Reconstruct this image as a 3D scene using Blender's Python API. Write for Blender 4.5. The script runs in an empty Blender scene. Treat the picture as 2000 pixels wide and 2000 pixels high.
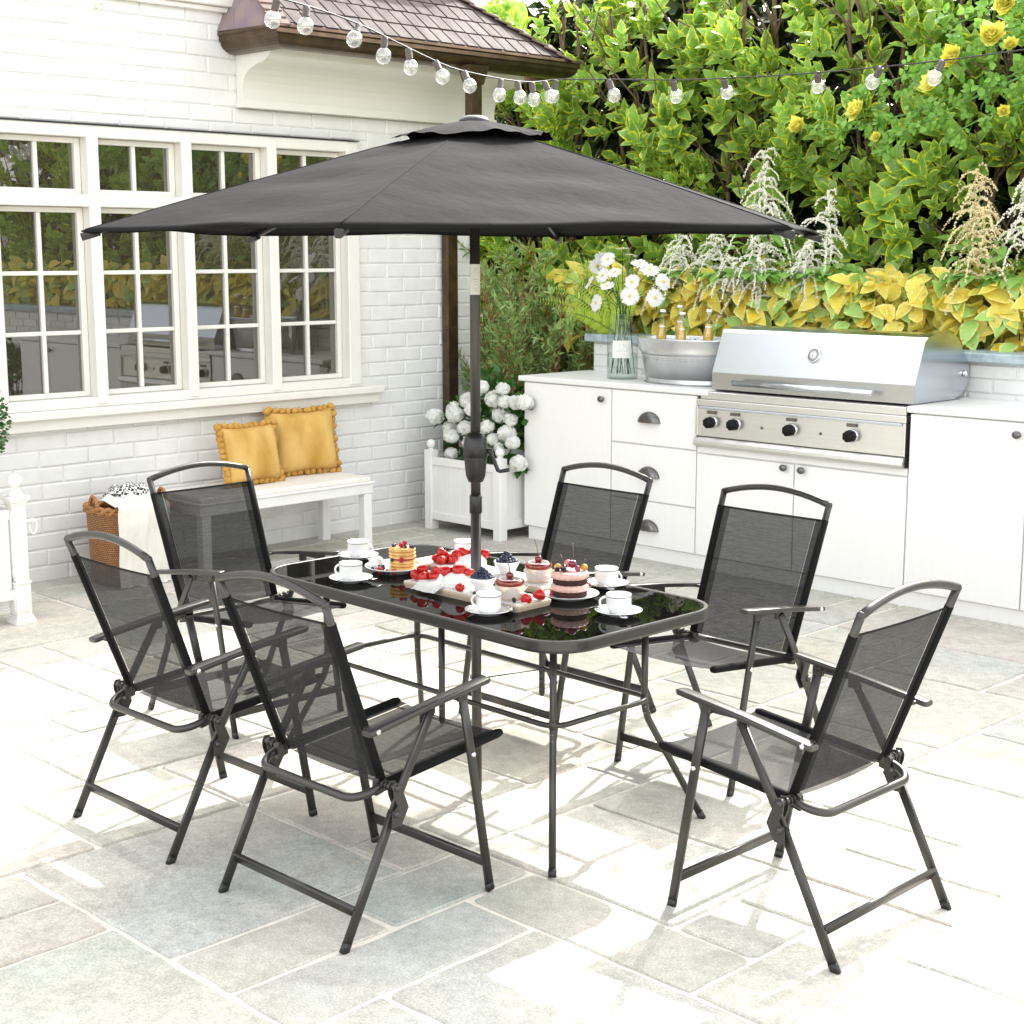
SKY_STRENGTH = 0.85
SUN_STRENGTH = 6.2
import bpy, math, random
import numpy as np
from mathutils import Vector, Matrix
R = math.radians
rng = np.random.default_rng(7)
random.seed(7)
scene = bpy.context.scene
COL = scene.collection

# ------------------------------------------------------------------ mesh helpers
class MB:
    """collects shapes and links them as ONE mesh object"""
    def __init__(s): s.v = []; s.f = []; s.sm = []; s.M = Matrix.Identity(4)
    def add(s, vs, fs, smooth=False):
        n = len(s.v)
        s.v += [tuple(s.M @ Vector(p)) for p in vs]
        s.f += [tuple(i + n for i in f) for f in fs]
        s.sm += [smooth] * len(fs)
        return s
    def box(s, c, d, b=.003, rz=0, M=None):
        hx, hy, hz = d[0] / 2, d[1] / 2, d[2] / 2
        b = min(b, hx * .45, hy * .45, hz * .45)
        vs = []; idx = {}
        for sx in (-1, 1):
            for sy in (-1, 1):
                for sz in (-1, 1):
                    for a in range(3):
                        p = [sx * hx, sy * hy, sz * hz]
                        for k in range(3):
                            if k != a: p[k] -= (sx, sy, sz)[k] * b
                        idx[(sx, sy, sz, a)] = len(vs); vs.append(p)
        fs = []
        for a in range(3):
            o = [k for k in range(3) if k != a]
            for sg in (-1, 1):
                q = []
                for (p1, p2) in ((-1, -1), (1, -1), (1, 1), (-1, 1)):
                    t = [0, 0, 0]; t[a] = sg; t[o[0]] = p1; t[o[1]] = p2
                    q.append(idx[(t[0], t[1], t[2], a)])
                if (sg > 0) == (a == 1): q.reverse()
                fs.append(tuple(q))
            for p1 in (-1, 1):
                for p2 in (-1, 1):
                    t1 = [0, 0, 0]; t1[o[0]] = p1; t1[o[1]] = p2
                    t2 = list(t1); t1[a] = -1; t2[a] = 1
                    q = [idx[(*t1, o[0])], idx[(*t2, o[0])], idx[(*t2, o[1])], idx[(*t1, o[1])]]
                    if (p1 * p2 > 0) != (a == 1): q.reverse()
                    fs.append(tuple(q))
        for sx in (-1, 1):
            for sy in (-1, 1):
                for sz in (-1, 1):
                    q = [idx[(sx, sy, sz, k)] for k in range(3)]
                    if sx * sy * sz < 0: q.reverse()
                    fs.append(tuple(q))
        Mt = Matrix.Translation(Vector(c)) @ Matrix.Rotation(rz, 4, 'Z')
        if M is not None: Mt = Mt @ M
        return s.add([Mt @ Vector(p) for p in vs], fs)
    def bx(s, a, b, bev=.003):
        return s.box([(a[i] + b[i]) / 2 for i in range(3)], [abs(b[i] - a[i]) for i in range(3)], bev)
    def sweep(s, pts, sec, closed=False, caps=True, up=(0, 0, 1), smooth=True, scale=None, transport=True):
        """sec: list of (a,b) offsets along side and up vectors"""
        P = [Vector(p) for p in pts]; n = len(P); m = len(sec)
        T = []
        for i in range(n):
            if closed: t = (P[(i + 1) % n] - P[i]).normalized() + (P[i] - P[i - 1]).normalized()
            elif i == 0: t = P[1] - P[0]
            elif i == n - 1: t = P[-1] - P[-2]
            else: t = (P[i + 1] - P[i]).normalized() + (P[i] - P[i - 1]).normalized()
            T.append(t.normalized())
        U = Vector(up); U = U - T[0] * U.dot(T[0])
        if U.length < 1e-4: U = Vector((0, 1, 0)) - T[0] * T[0].y
        U.normalize(); vs = []
        for i in range(n):
            if transport: U = U - T[i] * U.dot(T[i]); U.normalize()
            else:
                U = Vector(up); U = U - T[i] * U.dot(T[i]); U.normalize()
            S = T[i].cross(U)
            k = 1 if scale is None else scale[i]
            mi = 1.0
            if not closed and 0 < i < n - 1:
                cs = (P[i + 1] - P[i]).normalized().dot(T[i]); mi = 1 / max(cs, .6)
            elif closed:
                cs = (P[(i + 1) % n] - P[i]).normalized().dot(T[i]); mi = 1 / max(cs, .6)
            Bd = None
            if mi > 1.002:
                d = (P[(i + 1) % n] - P[i]).normalized() - (P[i] - P[i - 1]).normalized()
                Bd = d.normalized() if d.length > 1e-6 else None
            for (a, b) in sec:
                o = S * a * k + U * b * k
                if Bd is not None: o += Bd * o.dot(Bd) * (mi - 1)
                vs.append(P[i] + o)
        fs = []
        for i in range(n if closed else n - 1):
            for j in range(m):
                a = i * m + j; b = i * m + (j + 1) % m; c = ((i + 1) % n) * m + (j + 1) % m; d = ((i + 1) % n) * m + j
                fs.append((a, b, c, d))
        s.add(vs, fs, smooth)
        if caps and not closed:
            k = len(s.v) - n * m
            s.f.append(tuple(k + j for j in range(m))[::-1]); s.sm.append(False)
            s.f.append(tuple(k + (n - 1) * m + j for j in range(m))); s.sm.append(False)
        return s
    def tube(s, pts, r, n=10, **kw):
        if isinstance(r, (list, tuple)):
            kw['scale'] = list(r); r = 1
        return s.sweep(pts, [(r * math.cos(2 * math.pi * j / n), r * math.sin(2 * math.pi * j / n)) for j in range(n)], **kw)
    def flat(s, pts, w, h, up, n=12, **kw):
        """rounded bar: width w sideways, h along up"""
        sec = []
        for j in range(n):
            t = 2 * math.pi * (j + .5) / n; c, q = math.cos(t), math.sin(t)
            sec.append((w / 2 * math.copysign(abs(c) ** .45, c), h / 2 * math.copysign(abs(q) ** .45, q)))
        kw.setdefault('transport', False)
        return s.sweep(pts, sec, up=up, **kw)
    def lathe(s, prof, c=(0, 0, 0), n=24, M=None, smooth=True, closed=False, caps=True, sx=1, sy=1, ripple=0, rn=12):
        vs = []; m = len(prof)
        for (r, z) in prof:
            for j in range(n):
                t = 2 * math.pi * j / n
                rr = r * (1 + ripple * math.cos(rn * t))
                vs.append((rr * math.cos(t) * sx, rr * math.sin(t) * sy, z))
        fs = [(i * n + j, i * n + (j + 1) % n, (i + 1) % m * n + (j + 1) % n, (i + 1) % m * n + j) for i in range(m if closed else m - 1) for j in range(n)]
        Mt = Matrix.Translation(Vector(c))
        if M is not None: Mt = Mt @ M
        s.add([Mt @ Vector(p) for p in vs], fs, smooth)
        if not closed and caps:
            k = len(s.v) - m * n
            if prof[0][0] > 1e-5: s.f.append(tuple(k + j for j in range(n))[::-1]); s.sm.append(False)
            if prof[-1][0] > 1e-5: s.f.append(tuple(k + (m - 1) * n + j for j in range(n))); s.sm.append(False)
        return s
    def ball(s, c, r, sc=(1, 1, 1), n=14, m=8, M=None):
        prof = [(r * math.sin(math.pi * i / m) if 0 < i < m else 1e-6, -r * math.cos(math.pi * i / m)) for i in range(m + 1)]
        Mt = Matrix.Diagonal((*sc, 1))
        if M is not None: Mt = M @ Mt
        return s.lathe(prof, c, n, Mt)
    def prism(s, poly, a0, a1, axis='y', smooth=False):
        """poly: 2D outline in the other two axes, extruded along axis"""
        n = len(poly)
        def P(p, a):
            return {'y': (p[0], a, p[1]), 'x': (a, p[0], p[1]), 'z': (p[0], p[1], a)}[axis]
        vs = [P(p, a0) for p in poly] + [P(p, a1) for p in poly]
        fs = [(i, (i + 1) % n, n + (i + 1) % n, n + i) for i in range(n)]
        s.add(vs, fs, smooth)
        k = len(s.v) - 2 * n
        s.f.append(tuple(k + i for i in range(n))[::-1]); s.sm.append(False)
        s.f.append(tuple(k + n + i for i in range(n))); s.sm.append(False)
        return s
    def obj(s, name, mat, parent=None, loc=None, fix=True):
        me = bpy.data.meshes.new(name)
        me.from_pydata(s.v, [], s.f)
        me.polygons.foreach_set('use_smooth', s.sm)
        me.materials.append(mat)
        if fix:
            import bmesh
            bm = bmesh.new(); bm.from_mesh(me)
            bmesh.ops.recalc_face_normals(bm, faces=bm.faces); bm.to_mesh(me); bm.free()
        me.update()
        o = bpy.data.objects.new(name, me); COL.objects.link(o)
        if parent is not None: o.parent = parent
        if loc is not None: o.location = loc
        return o

def np_mesh(name, V, F, mat, parent=None, attr=None, smooth=True):
    """V (n,3) array, F (m,k) array of one face size"""
    me = bpy.data.meshes.new(name)
    me.vertices.add(len(V)); me.vertices.foreach_set('co', np.asarray(V, np.float32).ravel())
    m, k = F.shape
    me.loops.add(m * k); me.loops.foreach_set('vertex_index', F.astype(np.int32).ravel())
    me.polygons.add(m)
    me.polygons.foreach_set('loop_start', np.arange(0, m * k, k, dtype=np.int32))
    me.polygons.foreach_set('loop_total', np.full(m, k, dtype=np.int32))
    me.update(calc_edges=True)
    me.polygons.foreach_set('use_smooth', np.full(m, smooth, dtype=bool))
    if attr is not None:
        a = me.color_attributes.new('leaf', 'FLOAT_COLOR', 'POINT')
        a.data.foreach_set('color', np.asarray(attr, np.float32).ravel())
    me.materials.append(mat); me.validate()
    o = bpy.data.objects.new(name, me); COL.objects.link(o)
    if parent is not None: o.parent = parent
    return o

def norm(a): return a / np.maximum(np.linalg.norm(a, axis=-1, keepdims=True), 1e-9)

def instance(tv, tf, te, pos, ydir, up, scale, rnd=None):
    """stamp a template many times -> V, F, attr"""
    N = len(pos); y = norm(ydir); z = norm(up - y * (up * y).sum(-1, keepdims=True)); x = np.cross(y, z)
    sc = np.asarray(scale).reshape(N, 1, 1)
    V = pos[:, None, :] + sc * (tv[None, :, 0:1] * x[:, None] + tv[None, :, 1:2] * y[:, None] + tv[None, :, 2:3] * z[:, None])
    n = len(tv)
    F = tf[None] + (np.arange(N) * n)[:, None, None]
    if rnd is None: rnd = rng.random(N)
    at = np.ones((N, n, 4)); at[:, :, 0] = te[None, :, 0]; at[:, :, 1] = rnd[:, None]; at[:, :, 2] = te[None, :, 1]
    return V.reshape(-1, 3), F.reshape(-1, tf.shape[1]), at.reshape(-1, 4)

def leaf_t(W=.36, fold=.35, curl=.25, rows=4, cols=(-1, -.66, 0, .66, 1), peak=.8, wav=0.0):
    vs = []; e = []
    for i in range(rows + 1):
        t = i / rows
        w = W * max(0, math.sin(math.pi * min(max(t, .02), .985) ** peak)) ** .85
        for c in cols:
            x = c * w
            vs.append((x, t, abs(x) * fold - curl * t * t + wav * math.sin(t * 9 + c * 2) * abs(c)))
            e.append((abs(c), t))
    m = len(cols)
    fs = [(i * m + j, i * m + j + 1, (i + 1) * m + j + 1, (i + 1) * m + j) for i in range(rows) for j in range(m - 1)]
    return np.array(vs, float), np.array(fs), np.array(e, float)

OCT = (np.array([(1, 0, 0), (-1, 0, 0), (0, 1, 0), (0, -1, 0), (0, 0, 1), (0, 0, -1)], float),
       np.array([(0, 2, 4), (2, 1, 4), (1, 3, 4), (3, 0, 4), (2, 0, 5), (1, 2, 5), (3, 1, 5), (0, 3, 5)]),
       np.array([(0, .5)] * 6, float))

def tag(o, label=None, cat=None, group=None, kind=None):
    if label: o['label'] = label
    if cat: o['category'] = cat
    if group: o['group'] = group
    if kind: o['kind'] = kind
    return o
def empty(name, loc=(0, 0, 0), rz=0, label=None, cat=None, group=None):
    o = bpy.data.objects.new(name, None); COL.objects.link(o)
    o.location = loc; o.rotation_euler = (0, 0, rz); o.empty_display_size = .05
    return tag(o, label, cat, group)
KIDS = {}
def copy_tree(o, parent=None):
    c = o.copy(); COL.objects.link(c)
    if parent is not None: c.parent = parent
    for ch in [k for k in bpy.data.objects if k.parent == o]: copy_tree(ch, c)
    return c
def dup(o, loc, rz=None, label=None, scale=None, rot=None):
    c = copy_tree(o); c.location = loc
    if rz is not None: c.rotation_euler = (0, 0, rz)
    if rot is not None: c.rotation_euler = rot
    if label: c['label'] = label
    if scale is not None: c.scale = (scale,) * 3
    return c

# ------------------------------------------------------------------ materials
def new_mat(name):
    m = bpy.data.materials.new(name); m.use_nodes = True
    nt = m.node_tree; nt.nodes.clear()
    out = nt.nodes.new('ShaderNodeOutputMaterial')
    return m, nt, out
def N(nt, t, **kw):
    n = nt.nodes.new(t)
    for k, v in kw.items():
        if k in n.inputs: n.inputs[k].default_value = v
        else: setattr(n, k, v)
    return n
def noise_fac(nt, scale, detail=4, lo=.35, hi=.65, coord='Object', stretch=None, rough=.55):
    tc = N(nt, 'ShaderNodeTexCoord'); src = tc.outputs[coord]
    if stretch:
        mp = N(nt, 'ShaderNodeMapping'); mp.inputs['Scale'].default_value = stretch
        nt.links.new(src, mp.inputs[0]); src = mp.outputs[0]
    n = N(nt, 'ShaderNodeTexNoise'); n.inputs['Scale'].default_value = scale; n.inputs['Detail'].default_value = detail
    n.inputs['Roughness'].default_value = rough
    nt.links.new(src, n.inputs['Vector'])
    mr = N(nt, 'ShaderNodeMapRange'); mr.inputs[1].default_value = lo; mr.inputs[2].default_value = hi
    nt.links.new(n.outputs[0], mr.inputs[0])
    return mr.outputs[0], n.outputs[0]
def mixc(nt, fac, a, b):
    m = N(nt, 'ShaderNodeMix'); m.data_type = 'RGBA'
    for i, v in ((0, fac), (6, a), (7, b)):
        if hasattr(v, 'is_linked') or hasattr(v, 'node'): nt.links.new(v, m.inputs[i])
        else: m.inputs[i].default_value = v if i == 0 else (*v, 1) if len(v) == 3 else v
    return m.outputs[2]
def bump(nt, h, strength=.2, dist=.002):
    b = N(nt, 'ShaderNodeBump'); b.inputs['Strength'].default_value = strength; b.inputs['Distance'].default_value = dist
    nt.links.new(h, b.inputs['Height']); return b.outputs[0]
def pbr(name, c, rough=.5, metal=0, c2=None, scale=20, stretch=None, bs=0, bd=.002, bscale=None, spec=.5, rv=.08, coat=0, sss=0, transl=0, detail=4):
    m, nt, out = new_mat(name)
    p = N(nt, 'ShaderNodeBsdfPrincipled')
    p.inputs['Roughness'].default_value = rough; p.inputs['Metallic'].default_value = metal
    p.inputs['Specular IOR Level'].default_value = spec
    if coat: p.inputs['Coat Weight'].default_value = coat; p.inputs['Coat Roughness'].default_value = .08
    if sss:
        p.inputs['Subsurface Weight'].default_value = sss; p.inputs['Subsurface Radius'].default_value = (.01, .006, .004)
    c2 = c2 or tuple(x * .86 for x in c)
    f, raw = noise_fac(nt, scale, detail, stretch=stretch)
    nt.links.new(mixc(nt, f, c, c2), p.inputs['Base Color'])
    mr = N(nt, 'ShaderNodeMapRange'); mr.inputs[3].default_value = rough - rv; mr.inputs[4].default_value = rough + rv
    nt.links.new(raw, mr.inputs[0]); nt.links.new(mr.outputs[0], p.inputs['Roughness'])
    if bs:
        _, r2 = noise_fac(nt, bscale or scale * 3, 5, stretch=stretch)
        nt.links.new(bump(nt, r2, bs, bd), p.inputs['Normal'])
    last = p.outputs[0]
    if transl:
        t = N(nt, 'ShaderNodeBsdfTranslucent'); t.inputs[0].default_value = (*c, 1)
        mx = N(nt, 'ShaderNodeMixShader'); mx.inputs[0].default_value = transl
        nt.links.new(last, mx.inputs[1]); nt.links.new(t.outputs[0], mx.inputs[2]); last = mx.outputs[0]
    nt.links.new(last, out.inputs[0])
    return m
def glassy(name, tint=(1, 1, 1), rough=.01, refl=1.0, base=None, base_fac=0, graze=.9):
    m, nt, out = new_mat(name)
    t = N(nt, 'ShaderNodeBsdfTransparent'); t.inputs[0].default_value = (*tint, 1)
    g = N(nt, 'ShaderNodeBsdfGlossy'); g.inputs['Roughness'].default_value = rough
    lw = N(nt, 'ShaderNodeLayerWeight'); lw.inputs[0].default_value = .5
    pw = N(nt, 'ShaderNodeMath'); pw.operation = 'POWER'; pw.inputs[1].default_value = 4.0
    nt.links.new(lw.outputs['Facing'], pw.inputs[0])
    ma = N(nt, 'ShaderNodeMath'); ma.operation = 'MULTIPLY_ADD'; ma.use_clamp = True
    ma.inputs[1].default_value = graze; ma.inputs[2].default_value = .045 * refl
    nt.links.new(pw.outputs[0], ma.inputs[0])
    src = t.outputs[0]
    if base:
        d = N(nt, 'ShaderNodeBsdfDiffuse'); d.inputs[0].default_value = (*base, 1)
        mb = N(nt, 'ShaderNodeMixShader'); mb.inputs[0].default_value = base_fac
        nt.links.new(src, mb.inputs[1]); nt.links.new(d.outputs[0], mb.inputs[2]); src = mb.outputs[0]
    mx = N(nt, 'ShaderNodeMixShader')
    nt.links.new(ma.outputs[0], mx.inputs[0]); nt.links.new(src, mx.inputs[1]); nt.links.new(g.outputs[0], mx.inputs[2])
    nt.links.new(mx.outputs[0], out.inputs[0])
    return m
def leaf_mat(name, dark, light, edge=None, e0=.6, e1=.9, spots=None, rough=.35, transl=.3, patch=None, spec=.5):
    m, nt, out = new_mat(name)
    at = N(nt, 'ShaderNodeAttribute'); at.attribute_name = 'leaf'
    sp = N(nt, 'ShaderNodeSeparateColor'); nt.links.new(at.outputs['Color'], sp.inputs[0])
    f, raw = noise_fac(nt, 14, 3)
    col = mixc(nt, sp.outputs[1], dark, light)
    col = mixc(nt, f, col, tuple(x * .8 for x in light))
    if patch:   # whole leaves of another colour
        mr = N(nt, 'ShaderNodeMapRange'); mr.inputs[1].default_value = patch[1]; mr.inputs[2].default_value = patch[1] + .04
        nt.links.new(sp.outputs[1], mr.inputs[0]); col = mixc(nt, mr.outputs[0], col, patch[0])
    if edge:
        f2, raw2 = noise_fac(nt, 45, 3, .3, .7)
        a = N(nt, 'ShaderNodeMath'); a.operation = 'MULTIPLY_ADD'; a.inputs[1].default_value = .5
        vr = N(nt, 'ShaderNodeMath'); vr.operation = 'MULTIPLY_ADD'; vr.inputs[1].default_value = -.14
        nt.links.new(sp.outputs[1], vr.inputs[0]); nt.links.new(sp.outputs[0], vr.inputs[2])
        nt.links.new(f2, a.inputs[0]); nt.links.new(vr.outputs[0], a.inputs[2])
        mr = N(nt, 'ShaderNodeMapRange'); mr.inputs[1].default_value = e0 + .25; mr.inputs[2].default_value = e1 + .25
        nt.links.new(a.outputs[0], mr.inputs[0]); col = mixc(nt, mr.outputs[0], col, edge)
    if spots:
        f3, _ = noise_fac(nt, 60, 5, .62, .70)
        col = mixc(nt, f3, col, spots)
    p = N(nt, 'ShaderNodeBsdfPrincipled'); p.inputs['Roughness'].default_value = rough; p.inputs['Specular IOR Level'].default_value = spec
    nt.links.new(col, p.inputs['Base Color'])
    t = N(nt, 'ShaderNodeBsdfTranslucent'); nt.links.new(col, t.inputs[0])
    mx = N(nt, 'ShaderNodeMixShader'); mx.inputs[0].default_value = transl
    nt.links.new(p.outputs[0], mx.inputs[1]); nt.links.new(t.outputs[0], mx.inputs[2]); nt.links.new(mx.outputs[0], out.inputs[0])
    return m
def mesh_fabric(name, c=(.024, .024, .025), alpha=.14):
    m, nt, out = new_mat(name)
    p = N(nt, 'ShaderNodeBsdfPrincipled'); p.inputs['Base Color'].default_value = (*c, 1); p.inputs['Roughness'].default_value = .8; p.inputs['Specular IOR Level'].default_value = .15
    t = N(nt, 'ShaderNodeBsdfTransparent'); t.inputs[0].default_value = (.95, .95, .95, 1)
    fa, _ = noise_fac(nt, 30, 2, .3, .7, stretch=(22, 22, .6)); fb, _ = noise_fac(nt, 30, 2, .3, .7, stretch=(.5, 22, 22))
    fm = N(nt, 'ShaderNodeMath'); fm.operation = 'MULTIPLY_ADD'; fm.inputs[1].default_value = .5
    nt.links.new(fa, fm.inputs[0]); fh = N(nt, 'ShaderNodeMath'); fh.operation = 'MULTIPLY'; fh.inputs[1].default_value = .5; nt.links.new(fb, fh.inputs[0]); nt.links.new(fh.outputs[0], fm.inputs[2]); f = fm.outputs[0]
    mr = N(nt, 'ShaderNodeMapRange'); mr.inputs[3].default_value = alpha * .45; mr.inputs[4].default_value = alpha * 1.6
    nt.links.new(f, mr.inputs[0])
    mx = N(nt, 'ShaderNodeMixShader'); nt.links.new(mr.outputs[0], mx.inputs[0])
    nt.links.new(p.outputs[0], mx.inputs[1]); nt.links.new(t.outputs[0], mx.inputs[2]); nt.links.new(mx.outputs[0], out.inputs[0])
    return m

WHITE = pbr('white_paint', (.78, .775, .755), .45, c2=(.74, .735, .71), scale=6, bs=.05)
CREAM = pbr('cream_paint', (.755, .735, .685), .45, c2=(.735, .715, .665), scale=5, bs=.04)
CABW = pbr('cabinet_paint', (.81, .805, .79), .4, c2=(.795, .79, .775), scale=12, stretch=(3, 3, .15), bs=.10, bd=.0015, bscale=45)
METAL = pbr('grey_powder_coat', (.054, .051, .047), .33, metal=.5, c2=(.050, .047, .044), scale=8, spec=.5, rv=.03)
BLACKP = pbr('black_plastic', (.012, .012, .013), .4)
SLEEVE = pbr('black_fabric', (.008, .008, .009), .85, c2=(.006, .006, .006), scale=300, spec=.15)
SLING = mesh_fabric('mesh_fabric')
STITCH = mesh_fabric('hem_fabric', (.010, .010, .011), .06)
CANVAS = pbr('charcoal_canvas', (.0090, .0090, .0097), .9, c2=(.0112, .0112, .0119), scale=3, bs=.3, bd=.04, bscale=2.6, spec=.1, stretch=(1, 1.5, 1))
BOLT = pbr('bolt_chrome', (.75, .75, .76), .2, metal=1)
STEEL = pbr('brushed_steel', (.74, .73, .70), .30, metal=1, c2=(.71, .70, .67), scale=14, stretch=(.15, 6, 6), rv=.02)
STEEL2 = pbr('polished_steel', (.60, .635, .69), .20, metal=1, c2=(.585, .62, .675), scale=10, stretch=(.2, 5, 5), rv=.02)
GALV = pbr('galvanised_metal', (.70, .705, .715), .34, metal=.8, c2=(.58, .59, .60), scale=7, bs=.05, detail=2)
PEWTER = pbr('pewter', (.16, .155, .15), .28, metal=.9)
COPPER = pbr('bronze_gutter', (.14, .09, .058), .30, metal=.8, c2=(.08, .052, .034), scale=9, bs=.08)
CHINA = pbr('white_china', (.83, .83, .82), .12, c2=(.81, .81, .8), coat=.6, rv=.02)
RIMM = pbr('grey_band', (.12, .12, .13), .3)
TGLASS = glassy('black_glass', (.12, .12, .12), .006, .9, graze=.34, base=(.006, .006, .006), base_fac=.72)
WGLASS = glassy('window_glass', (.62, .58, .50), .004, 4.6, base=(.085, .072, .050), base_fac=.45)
CGLASS = glassy('clear_glass', (.93, .96, .95), .01, 1.3)
BULBG = glassy('bulb_glass', (.95, .95, .93), .02, 4, base=(.88, .88, .86), base_fac=.16)
BARK = pbr('bark', (.16, .10, .06), .8, c2=(.09, .055, .035), scale=40, bs=.3)
# ------------------------------------------------------------------ camera, light, sky
cam_d = bpy.data.cameras.new('camera'); cam = bpy.data.objects.new('camera', cam_d); COL.objects.link(cam)
cam.location = (0, 0, 1.7907); cam.rotation_euler = (R(90 - 9.6103), 0, R(45))
cam_d.sensor_width = 36; cam_d.lens = 36 * 2994.6 / 2000; cam_d.clip_end = 500; cam_d.clip_start = .05
scene.camera = cam
SUN = Vector((-.35, 1.055, 1.0)).normalized()      # towards the sun
el = math.asin(SUN.z); az = math.atan2(SUN.x, SUN.y)
w = bpy.data.worlds.new('World'); scene.world = w; w.use_nodes = True
nt = w.node_tree; bg = nt.nodes['Background']
sky = nt.nodes.new('ShaderNodeTexSky'); sky.sky_type = 'NISHITA'; sky.sun_disc = False
sky.sun_elevation = el; sky.sun_rotation = az; sky.dust_density = 3.0; sky.air_density = 1.0; sky.ozone_density = .6
hs = nt.nodes.new('ShaderNodeHueSaturation'); hs.inputs['Saturation'].default_value = .22
wm = nt.nodes.new('ShaderNodeMix'); wm.data_type = 'RGBA'; wm.blend_type = 'MULTIPLY'; wm.inputs[0].default_value = 1; wm.inputs[7].default_value = (1.0, .985, .945, 1)
nt.links.new(sky.outputs[0], hs.inputs['Color']); nt.links.new(hs.outputs[0], wm.inputs[6]); nt.links.new(wm.outputs[2], bg.inputs[0])
bg.inputs[1].default_value = SKY_STRENGTH
sd = bpy.data.lights.new('sun', 'SUN'); sd.energy = SUN_STRENGTH; sd.angle = R(.6); sd.color = (1, .965, .90)
so = bpy.data.objects.new('sun', sd); COL.objects.link(so); so.rotation_euler = (-SUN).to_track_quat('-Z', 'Y').to_euler()
scene.view_settings.view_transform = 'Standard'; scene.view_settings.look = 'None'; scene.view_settings.exposure = 0
scene.cycles.max_bounces = 8; scene.cycles.transparent_max_bounces = 14; scene.cycles.caustics_reflective = False; scene.cycles.caustics_refractive = False

# ------------------------------------------------------------------ ground and paving
GRAV = pbr('soil', (.22, .19, .14), .9, c2=(.12, .10, .07), scale=3, bs=.3)
g = MB(); g.add([(-90, -90, -.03), (90, -90, -.03), (90, 90, -.03), (-90, 90, -.03)], [(0, 1, 2, 3)]).obj('ground', GRAV)['kind'] = 'structure'
MORT = pbr('mortar', (.80, .75, .66), .9, c2=(.70, .655, .57), scale=60, bs=.3)
g = MB(); g.add([(-9.2, -4, 0), (5, -4, 0), (5, 7.35, 0), (-9.2, 7.35, 0)], [(0, 1, 2, 3)]).obj('patio_joints', MORT)['kind'] = 'structure'
def stone_material():
    m, nt, out = new_mat('flagstone')
    at = N(nt, 'ShaderNodeAttribute'); at.attribute_name = 'leaf'
    f, raw = noise_fac(nt, 2.2, 6, .3, .7)
    f2, raw2 = noise_fac(nt, 26, 6, .35, .7)
    f3, raw3 = noise_fac(nt, 160, 3, .3, .7)
    f4, raw4 = noise_fac(nt, 7, 5, .42, .72)
    c = mixc(nt, f, at.outputs['Color'], (.54, .515, .465))
    m2 = N(nt, 'ShaderNodeMix'); m2.data_type = 'RGBA'; m2.blend_type = 'MULTIPLY'; m2.inputs[0].default_value = .55
    nt.links.new(c, m2.inputs[6]); nt.links.new(mixc(nt, f2, (1.1, 1.1, 1.1), (.72, .73, .72)), m2.inputs[7])
    m3 = N(nt, 'ShaderNodeMix'); m3.data_type = 'RGBA'; m3.blend_type = 'MULTIPLY'; m3.inputs[0].default_value = .8
    nt.links.new(m2.outputs[2], m3.inputs[6]); nt.links.new(mixc(nt, f3, (1.25, 1.24, 1.2), (.66, .67, .70)), m3.inputs[7])
    m4 = N(nt, 'ShaderNodeMix'); m4.data_type = 'RGBA'; m4.blend_type = 'MULTIPLY'; m4.inputs[0].default_value = .6
    nt.links.new(m3.outputs[2], m4.inputs[6]); nt.links.new(mixc(nt, f4, (1.05, 1.04, 1.0), (.78, .74, .70)), m4.inputs[7])
    p = N(nt, 'ShaderNodeBsdfPrincipled'); p.inputs['Roughness'].default_value = .75; p.inputs['Specular IOR Level'].default_value = .25
    nt.links.new(m4.outputs[2], p.inputs['Base Color'])
    ad = N(nt, 'ShaderNodeMath'); ad.operation = 'MULTIPLY_ADD'; ad.inputs[1].default_value = .35
    nt.links.new(raw3, ad.inputs[0]); nt.links.new(raw4, ad.inputs[2])
    nt.links.new(bump(nt, ad.outputs[0], .5, .006), p.inputs['Normal'])
    nt.links.new(p.outputs[0], out.inputs[0]); return m
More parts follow.
